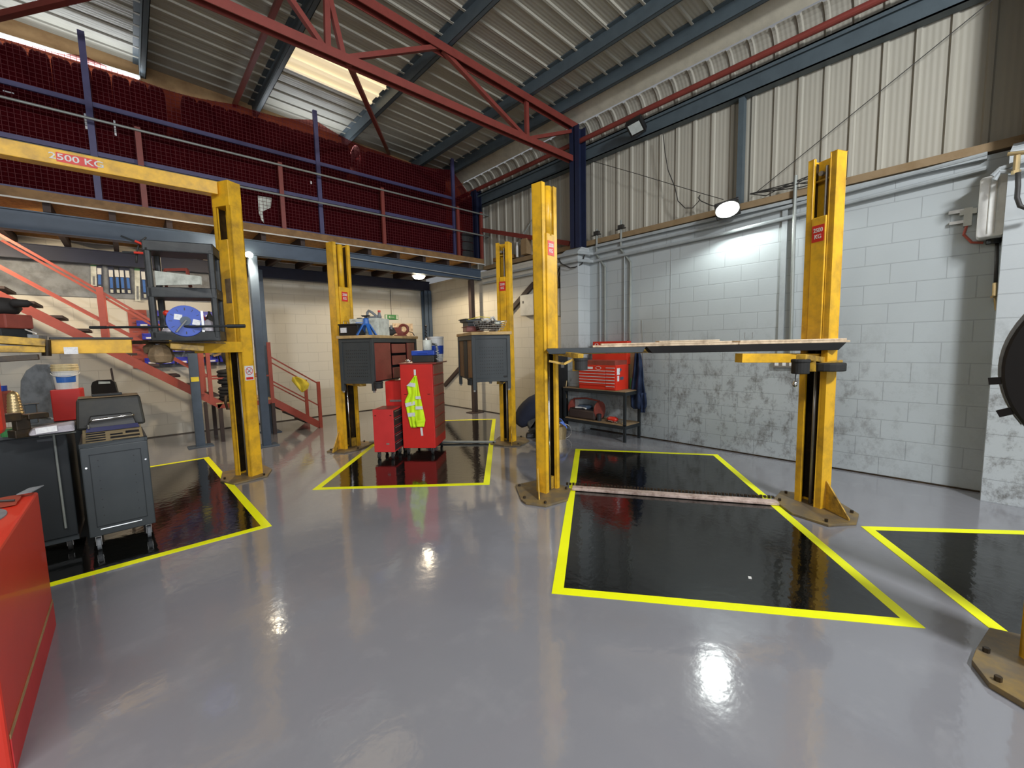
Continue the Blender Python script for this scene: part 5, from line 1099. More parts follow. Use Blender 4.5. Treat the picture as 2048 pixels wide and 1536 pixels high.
MB().prism([(cx0+0.10, cy0-0.004, cz1-0.13), (cx0+0.17, cy0-0.004, cz1-0.08), (cx0+0.13, cy0-0.004, cz1-0.045)], (0, 0.003, 0)).box((cx0+0.12, cy0-0.004, cz1-0.25), (cx0+0.22, cy0-0.0005, cz1-0.20)).build('blue_sticker', 'navy', t, inv=iv)
# wall boxes above the chest (red case with roundel)
t = thing('red_metal_case', 'red metal case with round emblem standing behind the tool chest lid', 'case', (6.33, 4.3, 1.52)); iv = inv_of(t)
MB().box((6.30, 3.98, 1.27), (6.43, 4.70, 1.67)).build('body', 'orange_red', t, inv=iv, bevel=0.004)
cE = V((6.298, 4.615, 1.60)); m = MB(); m.tube([cE+V((0, 0.038*cos(2*pi*i/24), 0.038*sin(2*pi*i/24))) for i in range(25)], 0.004, 5); m.tube([cE+V((0, 0.025, 0.024)), cE+V((0, 0.012, -0.028)), cE+V((0, 0, 0.004)), cE+V((0, -0.012, -0.028)), cE+V((0, -0.025, 0.024))], 0.0035, 5); m.build('round_emblem', 'white', t, inv=iv)
MB().box((6.2975, 4.07, 1.575), (6.2995, 4.22, 1.625)).build('yellow_sticker', 'gable_wood', t, inv=iv); MB().box((6.2975, 4.34, 1.57), (6.2995, 4.47, 1.615)).build('dark_sticker', 'grease', t, inv=iv)
solo('leaning_board', MB().hexa([(6.40, 3.88, 0.85), (6.43, 3.88, 0.85), (6.43, 4.0, 0.85), (6.40, 4.0, 0.85), (6.40, 3.88, 1.55), (6.43, 3.88, 1.55), (6.43, 4.05, 1.55), (6.40, 4.05, 1.55)]), 'cardboard', 'brown board leaning on the wall right of the red tool chest', 'board')
solo('spray_can', MB().lathe([(0.001, 0), (0.032, 0), (0.032, 0.17), (0.02, 0.19), (0.012, 0.22), (0.001, 0.22)], 16, (6.40, 4.03, 1.46)), 'black', 'dark spray can right of the red metal case above the chest', 'can')
solo('green_bottle', MB().lathe([(0.001, 0), (0.03, 0), (0.03, 0.14), (0.012, 0.18), (0.001, 0.19)], 16, (6.35, 3.92, 1.27-0.42)), 'green', 'green bottle right of the tool chest lid', 'bottle')
# open tool bag on lower shelf
t = thing('open_tool_bag', 'dark red and grey open tool bag on the lower shelf of the steel workbench', 'bag', (6.0, 4.7, zS+0.017)); iv = inv_of(t)
bx0, bx1, by0, by1, bz = 5.93, 6.25, 4.40, 4.98, zS+0.017
m = MB(); m.hexa([(bx0, by0, bz), (bx1, by0, bz), (bx1, by1, bz), (bx0, by1, bz), (bx0-0.0, by0-0.01, bz+0.17), (bx1, by0-0.01, bz+0.17), (bx1, by1+0.01, bz+0.17), (bx0, by1+0.01, bz+0.17)]); m.build('body', 'tread', t, inv=iv, bevel=0.03)
MB().box((bx0+0.02, by0+0.02, bz+0.165), (bx1-0.02, by1-0.02, bz+0.18)).build('dark_inside', 'black', t, inv=iv)
for y in (by0, by1): MB().lathe([(0.001, -0.012), (0.16, -0.012), (0.16, 0.012), (0.001, 0.012)], 20, ((bx0+bx1)/2, y, bz+0.17), 'Y').build('end_panel', 'dusty_red', t, inv=iv)
MB().tube([((bx0+bx1)/2, by0, bz+0.33), ((bx0+bx1)/2, (by0+by1)/2, bz+0.36), ((bx0+bx1)/2, by1, bz+0.33)], 0.016, 8).build('handle', 'dusty_red', t, inv=iv)
MB().box((bx0+0.05, by0+0.2, bz+0.17), (bx1-0.08, by0+0.42, bz+0.235)).build('blue_contents', 'navy', t, inv=iv, bevel=0.02); MB().tube([(bx0+0.04, by0+0.45, bz+0.19), (bx0+0.06, by0+0.30, bz+0.20), (bx0+0.03, by0+0.2, bz+0.19)], 0.014, 6).build('white_contents', 'white', t, inv=iv)
solo('tin_can', MB().lathe([(0.001, 0), (0.04, 0), (0.04, 0.12), (0.03, 0.125), (0.001, 0.125)], 18, (5.98, 4.33, zS+0.017)), 'blackblue', 'small black tin beside the tool bag on the lower shelf', 'tin')
m = MB(); rnd = random.Random(5)
for k in range(5): m.tube([(6.0+rnd.uniform(-.06, .15), 4.2-0.07*k+rnd.uniform(-.05, .05), zS+0.03+0.01*q) for q in range(3)]+[(6.0+rnd.uniform(-.05, .2), 3.95+0.05*k, zS+0.035)], 0.008, 6)
solo('hand_tools', m, 'steel', 'loose steel hand tools and leads strewn on the lower shelf', 'tools')
solo('red_drill', MB().lathe([(0.001, 0), (0.035, 0.01), (0.045, 0.05), (0.045, 0.15), (0.02, 0.20), (0.001, 0.22)], 14, (6.02, 3.98, zS+0.07), 'Y').box((6.0, 4.02, zS+0.017), (6.05, 4.08, zS+0.06)), 'orange_red', 'small red power tool at the right of the lower shelf', 'power tool', smooth=True)
# jacket hanging beyond the bench
t = thing('jacket', 'navy blue work jacket hanging on the wall at the right end of the steel workbench', 'jacket', (6.3, 3.75, 1.0)); iv = inv_of(t)
onX = lambda Xp: (lambda x, y, o=0.0: wx(x, y, Xp-o))
z3 = lambda pts: [(1020+a/6.0235, 620+b/6.0235) for a, b in pts]
cloth(z3([(1510, 500), (1500, 560), (1490, 700), (1465, 900), (1452, 1010), (1460, 1185), (1490, 1190)]), z3([(1560, 500), (1580, 560), (1600, 700), (1615, 900), (1645, 1080), (1648, 1150), (1630, 1190)]), 0.05, 0.09, 1.8, 24, 18, parent=t, iv=iv, nm='jacket_body', mat='denim', onf=onX(6.36), th=0.012)
cloth(z3([(1560, 1000), (1572, 1100), (1575, 1235)]), z3([(1640, 1000), (1630, 1100), (1625, 1240)]), 0.03, 0.05, 1.0, 8, 8, parent=t, iv=iv, nm='sleeve', mat='denim', onf=onX(6.34), th=0.012)
solo('coat_hook', MB().tube([(6.44, 3.80, 1.62), (6.36, 3.80, 1.60), (6.33, 3.80, 1.63)], 0.008, 6), 'steel', 'wall hook behind the navy jacket under the black platform', 'hook')
solo('pull_cord', MB().tube([wx(1284, 640, 6.456), wx(1287, 745, 6.456), wx(1289, 800, 6.456)], 0.004, 5), 'galv', 'thin green-grey cord hanging right of the navy jacket', 'cord')
# black tall cabinet behind the right lift post
t = thing('tool_cabinet', 'tall black roll cabinet with silver drawer pulls behind the left post of the boarded lift', 'tool cabinet', (5.90, 5.30, 0), 0); iv = inv_of(t)
kx0, kx1, ky0, ky1 = 5.80, 6.10, 5.13, 5.62
MB().box((kx0, ky0, 0.06), (kx1, ky1, 1.42)).build('body', 'black', t, inv=iv, bevel=0.006)
for k in range(12): d_ = MB().box((kx0-0.012, ky0+0.03, 0.16+k*0.10), (kx0, ky1-0.02, 0.25+k*0.10)).build('drawer', 'blackblue', t, inv=iv); MB().box((kx0-0.022, ky0+0.05, 0.235+k*0.10), (kx0-0.012, ky1-0.04, 0.245+k*0.10)).build('drawer_pull', 'steel', d_, inv=iv)
m = MB(); m.box((kx0+0.10, ky0-0.012, 1.20), (kx0+0.18, ky0-0.001, 1.26)); m.tube([(kx0+0.14+0.04*cos(a), ky0-0.012, 1.26+0.045*sin(a)) for a in [i*pi/6 for i in range(7)]], 0.007, 6); m.build('padlock', 'steel', t, inv=iv)
for x in (kx0+0.06, kx1-0.06):
    for y in (ky0+0.06, ky1-0.06): MB().cyl((x, y-0.015, 0.03), (x, y+0.015, 0.03), 0.03, 12).build('castor_wheel', 'rubber', t, inv=iv)
solo('hanging_leads', MB().tube([(kx1-0.05, ky0-0.012, 0.95), (kx1-0.10, ky0-0.02, 0.78), (kx1-0.06, ky0-0.012, 0.62)], 0.008, 6), 'brass', 'coppery lead hanging on the side of the tall black cabinet', 'lead')

# ================================================================== CROUCHING PERSON
pA0 = V((4.98, 5.10, 0)); face = radians(-42)
t = thing('person', 'person in navy jacket and blue glove crouching behind the lift post beside a metal bucket', 'person', loc3(pA0), face)
# local x: forwards (to the right of the picture), y: away from the camera, z up
b = [(0.02, 0.0, 0.36, (0.17, 0.13)), (0.05, 0.0, 0.47, (0.17, 0.13)), (0.16, 0.0, 0.60, (0.18, 0.13)), (0.30, 0.0, 0.68, (0.17, 0.12)), (0.345, 0.0, 0.72, (0.075, 0.075)), (0.375, 0.0, 0.765, (0.055, 0.055)), (0.40, 0.0, 0.81, (0.075, 0.07)), (0.41, 0.0, 0.85, (0.07, 0.07)),
     (0.30, -0.19, 0.64, (0.065, 0.065)), (0.40, -0.24, 0.46, (0.05, 0.05)), (0.52, -0.16, 0.36, (0.036, 0.036)), (0.57, -0.13, 0.335, (0.028, 0.028)),
     (0.30, 0.19, 0.64, (0.065, 0.065)), (0.40, 0.24, 0.46, (0.05, 0.05)), (0.52, 0.16, 0.37, (0.036, 0.036)), (0.56, 0.12, 0.345, (0.028, 0.028)),
     (0.05, -0.12, 0.30, (0.10, 0.10)), (0.40, -0.17, 0.40, (0.075, 0.075)), (0.22, -0.15, 0.16, (0.055, 0.055)), (0.15, -0.14, 0.085, (0.042, 0.042)), (0.24, -0.14, 0.045, (0.045, 0.035)), (0.33, -0.14, 0.04, (0.04, 0.03)),
     (0.05, 0.12, 0.30, (0.10, 0.10)), (0.36, 0.19, 0.30, (0.075, 0.075)), (0.12, 0.16, 0.12, (0.055, 0.055)), (0.02, 0.16, 0.075, (0.042, 0.042)), (0.09, 0.16, 0.045, (0.045, 0.035)), (0.18, 0.16, 0.04, (0.04, 0.03))]
edges = [(0, 1), (1, 2), (2, 3), (3, 4), (4, 5), (5, 6), (6, 7), (3, 8), (8, 9), (9, 10), (10, 11), (3, 12), (12, 13), (13, 14), (14, 15), (0, 16), (16, 17), (17, 18), (18, 19), (19, 20), (20, 21), (0, 22), (22, 23), (23, 24), (24, 25), (25, 26), (26, 27)]
skin('body', b, edges, 'trouser', t)
# jacket: a loft over the bent back, and two sleeves
def loft(rings, n=20):
    m = MB(); vs = []
    for i, (x, z, wy_, th_) in enumerate(rings):
        a = rings[max(i-1, 0)]; b_ = rings[min(i+1, len(rings)-1)]; tx, tz = b_[0]-a[0], b_[1]-a[1]; l = hypot(tx, tz); nx_, nz_ = -tz/l, tx/l
        for k in range(n):
            q = 2*pi*k/n; c, s_ = cos(q), sin(q); w_ = abs(c)**0.8*(1 if c > 0 else -1)*wy_; h_ = s_*th_*(1+0.03*sin(5*q+i))
            vs.append((x+nx_*h_, w_, z+nz_*h_))
    N_ = len(rings); m._add(vs, [(i*n+k, i*n+(k+1) % n, (i+1)*n+(k+1) % n, (i+1)*n+k) for i in range(N_-1) for k in range(n)]+[tuple(range(n))[::-1], tuple(range((N_-1)*n, N_*n))]); return m
loft([(-0.155, 0.275, 0.15, 0.08), (-0.125, 0.315, 0.19, 0.125), (-0.085, 0.375, 0.205, 0.155), (-0.03, 0.45, 0.22, 0.175), (0.045, 0.53, 0.23, 0.185), (0.13, 0.60, 0.235, 0.18), (0.22, 0.655, 0.225, 0.16), (0.29, 0.69, 0.19, 0.135), (0.335, 0.72, 0.11, 0.09), (0.355, 0.745, 0.075, 0.07)]).build('jacket', 'cloth_navy', t, smooth=True)
for s_, px_, pz_ in ((-1, 0.50, 0.375), (1, 0.50, 0.385)):
    skin('sleeve', [(0.25, 0.17*s_, 0.665, 0.09), (0.32, 0.22*s_, 0.60, 0.085), (0.40, 0.25*s_, 0.46, 0.064), (px_, 0.17*s_, pz_, 0.048)], [(0, 1), (1, 2), (2, 3)], 'cloth_navy', t)
# head with face and hair
hd = V((0.425, 0.0, 0.885))
m = MB(); m.lathe([(0.001, -0.115), (0.045, -0.105), (0.068, -0.06), (0.078, 0.0), (0.08, 0.04), (0.068, 0.085), (0.035, 0.112), (0.001, 0.12)], 20, hd); m.build('head', 'skin', t, smooth=True)
m = MB(); m.lathe([(0.02, -0.03), (0.084, -0.01), (0.088, 0.04), (0.075, 0.095), (0.04, 0.124), (0.001, 0.13)], 20, hd+V((-0.014, 0, 0))); m.build('hair', 'hair', t, smooth=True)
m = MB(); m.hexa([hd+V(p) for p in ((0.07, -0.012, -0.03), (0.10, -0.012, -0.03), (0.10, 0.012, -0.03), (0.07, 0.012, -0.03), (0.07, -0.006, 0.015), (0.078, -0.006, 0.015), (0.078, 0.006, 0.015), (0.07, 0.006, 0.015))]); m.build('nose', 'skin', t, bevel=0.004)
for y in (-0.078, 0.078): MB().lathe([(0.001, -0.006), (0.018, -0.004), (0.02, 0.004), (0.001, 0.006)], 12, hd+V((-0.01, y, -0.01)), 'Y').build('ear', 'skin', t, smooth=True)
for y in (-0.03, 0.03): MB().lathe([(0.001, -0.008), (0.009, 0), (0.001, 0.008)], 10, hd+V((0.072, y, 0.0))).build('eye', 'black', t, smooth=True)
MB().box(hd+V((0.068, -0.022, -0.062)), hd+V((0.074, 0.022, -0.055))).build('mouth', 'dusty_red', t)
# gloved hands
for s_, wx_, wz, yy in ((-1, 0.545, 0.33, -0.14), (1, 0.54, 0.34, 0.13)):
    h = [(wx_-0.06, yy-0.01*s_, wz+0.03, 0.026), (wx_, yy, wz, (0.030, 0.024)), (wx_+0.045, yy+0.005, wz-0.025, (0.036, 0.020))]; ed = [(0, 1), (1, 2)]
    for k in range(4):
        o_ = (k-1.5)*0.019; l_ = (0.060, 0.070, 0.066, 0.052)[k]; i0 = len(h)
        h += [(wx_+0.070, yy+o_, wz-0.040, 0.0088), (wx_+0.070+l_*0.45, yy+o_*1.1, wz-0.060-l_*0.2, 0.0085), (wx_+0.070+l_*0.62, yy+o_*1.1, wz-0.075-l_*0.6, 0.0075)]; ed += [(2, i0), (i0, i0+1), (i0+1, i0+2)]
    i0 = len(h); h += [(wx_+0.02, yy-0.035*s_*-1, wz-0.02, 0.011), (wx_+0.055, yy+0.050*s_, wz-0.045, 0.0095), (wx_+0.085, yy+0.045*s_, wz-0.07, 0.0085)]; ed += [(1, i0), (i0, i0+1), (i0+1, i0+2)]
    skin('hand', h, ed, 'glove', t)
for y, x in ((-0.14, 0.24), (0.16, 0.09)):
    m = MB(); m.hexa([(x-0.12, y-0.045, 0.0), (x+0.17, y-0.05, 0.0), (x+0.17, y+0.05, 0.0), (x-0.12, y+0.045, 0.0), (x-0.11, y-0.04, 0.10), (x+0.14, y-0.042, 0.055), (x+0.14, y+0.042, 0.055), (x-0.11, y+0.04, 0.10)]); m.build('boot', 'black', t, bevel=0.018)
# metal bucket
bp = fl(1119, 877)
t = thing('metal_bucket', 'dull brassy metal bucket with wire handle beside the crouching person', 'bucket', loc3(bp)); iv = inv_of(t)
MB().lathe([(0.001, 0.004), (0.105, 0.004), (0.105, 0.0), (0.11, 0.0), (0.135, 0.225), (0.142, 0.23), (0.135, 0.235), (0.128, 0.22), (0.103, 0.012), (0.001, 0.012)], 28, bp).build('body', 'brass', t, inv=iv, smooth=False)
MB().tube([bp+V((cos(a)*0.14*_r.x+0.05, cos(a)*0.14*_r.y-0.05, 0.13+0.13*sin(a))) for a in [radians(-80+i*16) for i in range(12)]], 0.005, 6).build('handle', 'silver_rim', t, inv=iv)

# ================================================================== LEFT FOREGROUND
# grey three tier cart standing on the left lift arms
cA = at(303, 683, 4.35); t = thing('shelf_cart', 'grey plastic three-tier utility cart standing on the left lift arms', 'cart', (cA.x, cA.y, 1.765), radians(-17)); CT = t
Wd, Dd = 0.60, 0.36; zs = (0.0, 0.46, 0.93)
for k, z in enumerate(zs):
    m = MB(); m.box((0, 0, z), (Wd, Dd, z+0.015)); m.box((0, 0, z), (Wd, 0.012, z+0.105)); m.box((0, Dd-0.012, z), (Wd, Dd, z+0.105)); m.box((0, 0, z), (0.012, Dd, z+0.105)); m.box((Wd-0.012, 0, z), (Wd, Dd, z+0.105))
    m.build('tray', 'cart_grey', t, bevel=0.008)
for x in (0.0, Wd-0.06):
    for y in (0.0, Dd-0.06): MB().box((x, y, 0.02), (x+0.06, y+0.06, 0.98)).build('corner_post', 'cart_grey', t, bevel=0.02)
def ct(x, y, z): return lp(CT, x, y, z)
def onct(nm, lab, cat, x, y, z, rz=0.0, grp=None): return thing(nm, lab, cat, loc3(ct(x, y, z)), radians(-42+rz), grp)
rc = at(371, 642, 3.98); nR = (CAM-rc); nR = V((nR.x, nR.y, 0.12)).normalized()
t = thing('cable_reel', 'bright blue cable reel with two white labels leaning on the front of the grey cart', 'reel', loc3(rc), 0); iv = inv_of(t)
xR_ = V((-nR.y, nR.x, 0)).normalized(); yR_ = nR.cross(xR_)
def disc(m, c, n, r, th, nseg=40): return m.cyl(c-n*th/2, c+n*th/2, r, nseg)
disc(MB(), rc, nR, 0.147, 0.012).build('front_flange', 'blue', t, inv=iv, bevel=0.003); disc(MB(), rc-nR*0.075, nR, 0.147, 0.012).build('back_flange', 'blue', t, inv=iv, bevel=0.003)
disc(MB(), rc-nR*0.037, nR, 0.115, 0.065).build('wound_cable', 'blackblue', t, inv=iv); disc(MB(), rc+nR*0.009, nR, 0.042, 0.012).build('hub', 'navy', t, inv=iv)
m = MB()
for k in range(12):
    a = 2*pi*k/12; d_ = xR_*cos(a)+yR_*sin(a); m.beam(rc+nR*0.0065+d_*0.10, rc+nR*0.0065+d_*0.125, 0.008, 0.003)
m.build('slots', 'black', t, inv=iv)
for (x, y, rz) in ((356, 634, 0.15), (393, 645, 0.25)):
    c = onp(x, y, rc+nR*0.0085, nR); xx = xR_*cos(rz)+yR_*sin(rz)*-1; xx = xx if xx.dot(_r) > 0 else -xx; yy = nR.cross(xx)
    obox(MB(), c, xx, yy, nR, 0.030, 0.026, 0.001).build('white_label', 'label', t, inv=iv)
MB().beam(onp(372, 640, rc+nR*0.02, nR), onp(352, 664, rc+nR*0.05, nR), 0.018, 0.012).build('crank', 'steel', t, inv=iv)
MB().beam(at(403, 622, 4.05), at(407, 664, 4.05), 0.02, 0.02).build('stand_tube', 'steel', t, inv=iv)
a_, b_ = at(180, 655, 3.83), at(490, 652, 4.08)
solo('steel_bar', MB().cyl(a_, b_, 0.011, 12).cyl(b_.lerp(a_, 0.0), b_.lerp(a_, 0.12), 0.018, 12).cyl(a_, a_.lerp(b_, 0.1), 0.014, 12), 'blackblue', 'long dark steel bar lying across the front of the grey cart', 'bar', smooth=False)
t = onct('white_plank', 'pale marble-patterned plank slanting across the upper opening of the grey cart', 'plank', 0.07, 0.05, 0.585)
m = MB(); m.prism([(0, 0, 0.15), (0.46, 0, 0.085), (0.46, 0, 0.0), (0.0, 0, 0.0)], (0, 0.03, 0)); m.build('plank', 'offwhite', t)
t = onct('clamp_tool', 'red metal frame tool standing behind the pale plank in the cart', 'tool', 0.12, 0.20, 0.58)
m = MB(); m.beam((0.0, 0, 0.19), (0.24, 0, 0.19), 0.02, 0.03); m.beam((0.0, 0, 0.19), (0.0, 0, 0), 0.02, 0.02); m.beam((0.24, 0, 0.19), (0.26, 0, 0), 0.02, 0.03); m.build('frame', 'dusty_red', t)
MB().beam((0.02, 0.02, 0.15), (0.2, 0.02, 0.10), 0.02, 0.03).build('green_part', 'green', t)
t = onct('plastic_bag', 'clear plastic bag of white parts in the lower tray left of the blue reel', 'bag', 0.08, 0.05, 0.03)
m = MB(); m.lathe([(0.001, 0), (0.07, 0.01), (0.085, 0.07), (0.05, 0.14), (0.001, 0.16)], 14, (0.05, 0.06, 0)); m.build('bag', 'clearbag', t, smooth=True)
t = onct('plastic_bag', 'crinkled clear bag in the lower tray right of the blue reel', 'bag', 0.40, 0.06, 0.03)
m = MB(); m.lathe([(0.001, 0), (0.09, 0.01), (0.10, 0.09), (0.05, 0.18), (0.001, 0.21)], 12, (0.05, 0.08, 0)); m.build('bag', 'clearbag', t, smooth=True)
rnd = random.Random(9); bl_ = ('white', 'stand_blue', 'offwhite', 'grease', 'sign_red', 'olive')
names_ = ('white', 'blue', 'cream', 'dark brown', 'red', 'dusty black')
for k in range(6):
    o = solo('spray_can', MB().lathe([(0.001, 0), (0.03, 0), (0.03, 0.17), (0.018, 0.20), (0.012, 0.21), (0.012, 0.235), (0.001, 0.235)], 14), bl_[k], '%s spray can standing behind the blue reel in the cart' % names_[k], 'can', 'cans in the lower tray of the cart')
    o.location = ct(0.12+0.07*k, 0.27, 0.105 if k % 2 else 0.09)
solo('red_ball', MB().lathe([(0.001, -0.03), (0.03, -0.015), (0.034, 0.01), (0.02, 0.03), (0.001, 0.034)], 14, ct(0.12, 0.12, 0.30)), 'orange_red', 'small orange red lump high in the lower opening of the cart', 'part', smooth=True)
# bolt cutters / rubber handled tools at the left of the cart top
t = thing('bolt_cutters', 'bolt cutters with orange grips sticking left out of the cart top', 'bolt cutters', loc3(at(293, 500, 4.3))); iv = inv_of(t)
for (x0, y0, x1, y1) in ((242, 472, 292, 492), (245, 504, 292, 507)): MB().beam(at(x0, y0, 4.25), at(x1, y1, 4.3), 0.012, 0.02).build('arm', 'blackblue', t, inv=iv)
for (x0, y0, x1, y1) in ((270, 482, 293, 492), (268, 505, 293, 507)): MB().cyl(at(x0, y0, 4.25), at(x1, y1, 4.3), 0.012, 10).build('grip', 'orange_red', t, inv=iv)
solo('hooked_hose', MB().tube([at(x, y, 4.3) for x, y in ((292, 475), (280, 484), (274, 500), (273, 518), (273, 526))], 0.009, 8), 'cable', 'dark hose hooked over the left of the cart top', 'hose', smooth=True)
solo('canvas_bundle', MB().lathe([(0.001, 0), (0.09, 0.02), (0.11, 0.08), (0.09, 0.15), (0.05, 0.19), (0.001, 0.20)], 9, at(322, 712, 4.25)-V((0, 0, 0.08))).lathe([(0.001, 0), (0.06, 0.02), (0.07, 0.08), (0.001, 0.14)], 7, at(302, 700, 4.25)-V((0, 0, 0.05))), 'rust', 'brown canvas bundle tied under the left side of the cart', 'bundle')
solo('steel_plate', MB().beam(at(312, 683, 4.3), at(442, 686, 4.5), 0.36, 0.012), 'grease', 'dark steel plate under the grey cart on the lift arms', 'plate')
solo('under_frame', MB().beam(at(342, 692, 4.2), at(408, 697, 4.35), 0.10, 0.05), 'yellow_greasy', 'greasy yellow cradle under the middle of the cart', 'cradle')
# red toolbox with black cloth and hammer on the arm at far left
c0 = at(-8, 676, 3.35); t = thing('red_toolbox', 'red and black tool case standing on the left lift arm at the picture edge', 'tool case', loc3(V((c0.x, c0.y, 1.755))), radians(-42))
MB().box((-0.15, -0.05, 0), (0.10, 0.18, 0.115)).build('black_base', 'blackblue', t, bevel=0.01); MB().box((-0.15, -0.02, 0.115), (0.115, 0.18, 0.23)).build('red_body', 'dusty_red', t, bevel=0.01)
MB().tube([(0.0, -0.055, 0.02), (0.0, -0.07, 0.05), (0.045, -0.07, 0.075), (0.045, -0.055, 0.02)], 0.005, 6).build('clip', 'steel', t)
solo('black_gloves', MB().lathe([(0.001, 0), (0.09, 0.01), (0.115, 0.05), (0.10, 0.10), (0.05, 0.135), (0.001, 0.14)], 12, at(2, 612, 3.38)-V((0, 0, 0.07))).lathe([(0.001, 0), (0.035, 0.02), (0.03, 0.10), (0.001, 0.13)], 8, at(18, 606, 3.34), 'X'), 'hair', 'black cloth bundle on the red tool case at the left edge', 'cloth', smooth=True)
h0, h1 = at(42, 656, 3.5), at(72, 667, 3.4)
t = thing('hammer', 'small dark-headed hammer with white handle on the left lift arm', 'hammer', loc3(h0)); iv = inv_of(t)
MB().beam(h0-V((0.01, 0, 0.025)), h0+V((0.03, 0, 0.035)), 0.03, 0.03).build('head', 'blackblue', t, inv=iv, bevel=0.004); MB().cyl(h0, h1, 0.006, 8).build('handle', 'white', t, inv=iv)
solo('grey_panel_strip', MB().beam(at(24, 670, 3.5), at(86, 675, 3.6), 0.20, 0.035), 'panel_grey', 'grubby grey strip of plastic lying on the left lift arm', 'strip')

# ---- trolley with open lid (left)
fA, fB = fl(195, 1106), fl(303, 1082)
tA = V((-0.365, 4.83, 0)); t = thing('tool_trolley', 'charcoal tool trolley with foam tray top and castors on the left black bay', 'trolley', loc3(tA), radians(2)); TR = t
Wt, Dt = 0.42, 0.66
MB().box((0, 0, 0.13), (Wt, Dt, 0.885)).build('body', 'charcoal', t, bevel=0.008)
m = MB()
for (a, b) in (((0.05, -0.004, 0.21), (Wt-0.05, -0.0005, 0.215)), ((0.05, -0.004, 0.82), (Wt-0.05, -0.0005, 0.825)), ((0.05, -0.004, 0.21), (0.054, -0.0005, 0.825)), ((Wt-0.054, -0.004, 0.21), (Wt-0.05, -0.0005, 0.825))): m.box(a, b)
m.build('panel_seam', 'blackblue', t)
m = MB()
for x in (0.10, Wt-0.10):
    for z in (0.30, 0.37, 0.44, 0.53, 0.60, 0.72, 0.77): m.cyl((x, -0.003, z), (x, 0.0, z), 0.0045, 8)
m.build('bolt_holes', 'black', t)
MB().cyl((0.028, -0.004, 0.72), (0.028, 0, 0.72), 0.007, 10).cyl((Wt-0.025, -0.004, 0.72), (Wt-0.025, 0, 0.72), 0.007, 10).build('rivet', 'chrome', t)
MB().box((0.07, -0.005, 0.185), (0.33, -0.001, 0.192)).build('bright_edge', 'chrome', t)
m = MB(); zt_ = 0.885; m.box((0, 0, zt_), (Wt, 0.02, zt_+0.035)); m.box((0, Dt-0.02, zt_), (Wt, Dt, zt_+0.035)); m.box((0, 0, zt_), (0.02, Dt, zt_+0.035)); m.box((Wt-0.02, 0, zt_), (Wt, Dt, zt_+0.035)); m.build('rim', 'charcoal', t, bevel=0.004)
zf = lambda y: zt_+0.014+max(y-0.02, 0)*0.26
MB().hexa([(0.02, 0.02, zt_), (Wt-0.02, 0.02, zt_), (Wt-0.02, 0.36, zt_), (0.02, 0.36, zt_), (0.02, 0.02, zf(0.02)), (Wt-0.02, 0.02, zf(0.02)), (Wt-0.02, 0.36, zf(0.36)), (0.02, 0.36, zf(0.36))]).build('foam_tray', 'foam', t)
def slot(m, x0, y0, x1, y1): m.hexa([(x0, y0, zf(y0)), (x1, y0, zf(y0)), (x1, y1, zf(y1)), (x0, y1, zf(y1)), (x0, y0, zf(y0)+.002), (x1, y0, zf(y0)+.002), (x1, y1, zf(y1)+.002), (x0, y1, zf(y1)+.002)])
m = MB()
for k in range(5): slot(m, 0.04, 0.04+k*0.05, 0.16, 0.065+k*0.05)
for (x0, y0, x1, y1) in ((0.20, 0.05, 0.37, 0.075), (0.19, 0.11, 0.38, 0.15), (0.19, 0.18, 0.27, 0.21), (0.29, 0.19, 0.38, 0.24)): slot(m, x0, y0, x1, y1)
m.build('tool_cutouts', 'black', t)
for x in (0.05, Wt-0.05):
    for y in (0.06, Dt-0.08): castor(t, x, y, 0.13, 0.052, 'panel_grey')
# hood box on the back half of the trolley
t = thing('plastic_tool_hood', 'big dusty black plastic box lid standing open on the charcoal trolley', 'tool box', loc3(lp(TR, 0.0, 0.36, 0.985)), radians(2))
m = MB(); m.hexa([(-0.02, 0.02, 0.0), (0.44, 0.02, 0.0), (0.44, 0.30, 0.0), (-0.02, 0.30, 0.0), (0.0, 0.06, 0.27), (0.42, 0.06, 0.27), (0.42, 0.28, 0.27), (0.0, 0.28, 0.27)]); m.build('body', 'olive', t, bevel=0.02)
MB().box((0.01, 0.07, 0.271), (0.41, 0.27, 0.28)).build('lid', 'rust', t, bevel=0.004); MB().box((0.10, 0.13, 0.281), (0.30, 0.19, 0.30)).build('lid_strip', 'blackblue', t, bevel=0.004)
t = thing('chrome_handle_case', 'black case with a bright bar handle and blue edge on the charcoal trolley', 'case', loc3(lp(TR, 0.05, 0.29, 0.975)), radians(4))
MB().hexa([(0, 0, 0), (0.33, 0, 0), (0.33, 0.10, 0), (0, 0.10, 0), (0.03, 0.05, 0.13), (0.30, 0.05, 0.13), (0.30, 0.10, 0.13), (0.03, 0.10, 0.13)]).build('body', 'black', t, bevel=0.006)
MB().hexa([(-0.01, -0.02, 0), (0.34, -0.02, 0), (0.34, 0.0, 0), (-0.01, 0.0, 0), (0, 0.0, 0.035), (0.33, 0.0, 0.035), (0.33, 0.01, 0.035), (0, 0.01, 0.035)]).build('blue_edge', 'deep_blue', t)
MB().tube([(0.02, -0.002, 0.09), (0.04, -0.012, 0.10), (0.29, -0.012, 0.115), (0.31, -0.002, 0.11)], 0.009, 8).build('bar_handle', 'chrome', t, smooth=True)
MB().cyl((0.01, -0.01, 0.03), (0.01, -0.01, 0.065), 0.008, 8).build('catch', 'chrome', t)
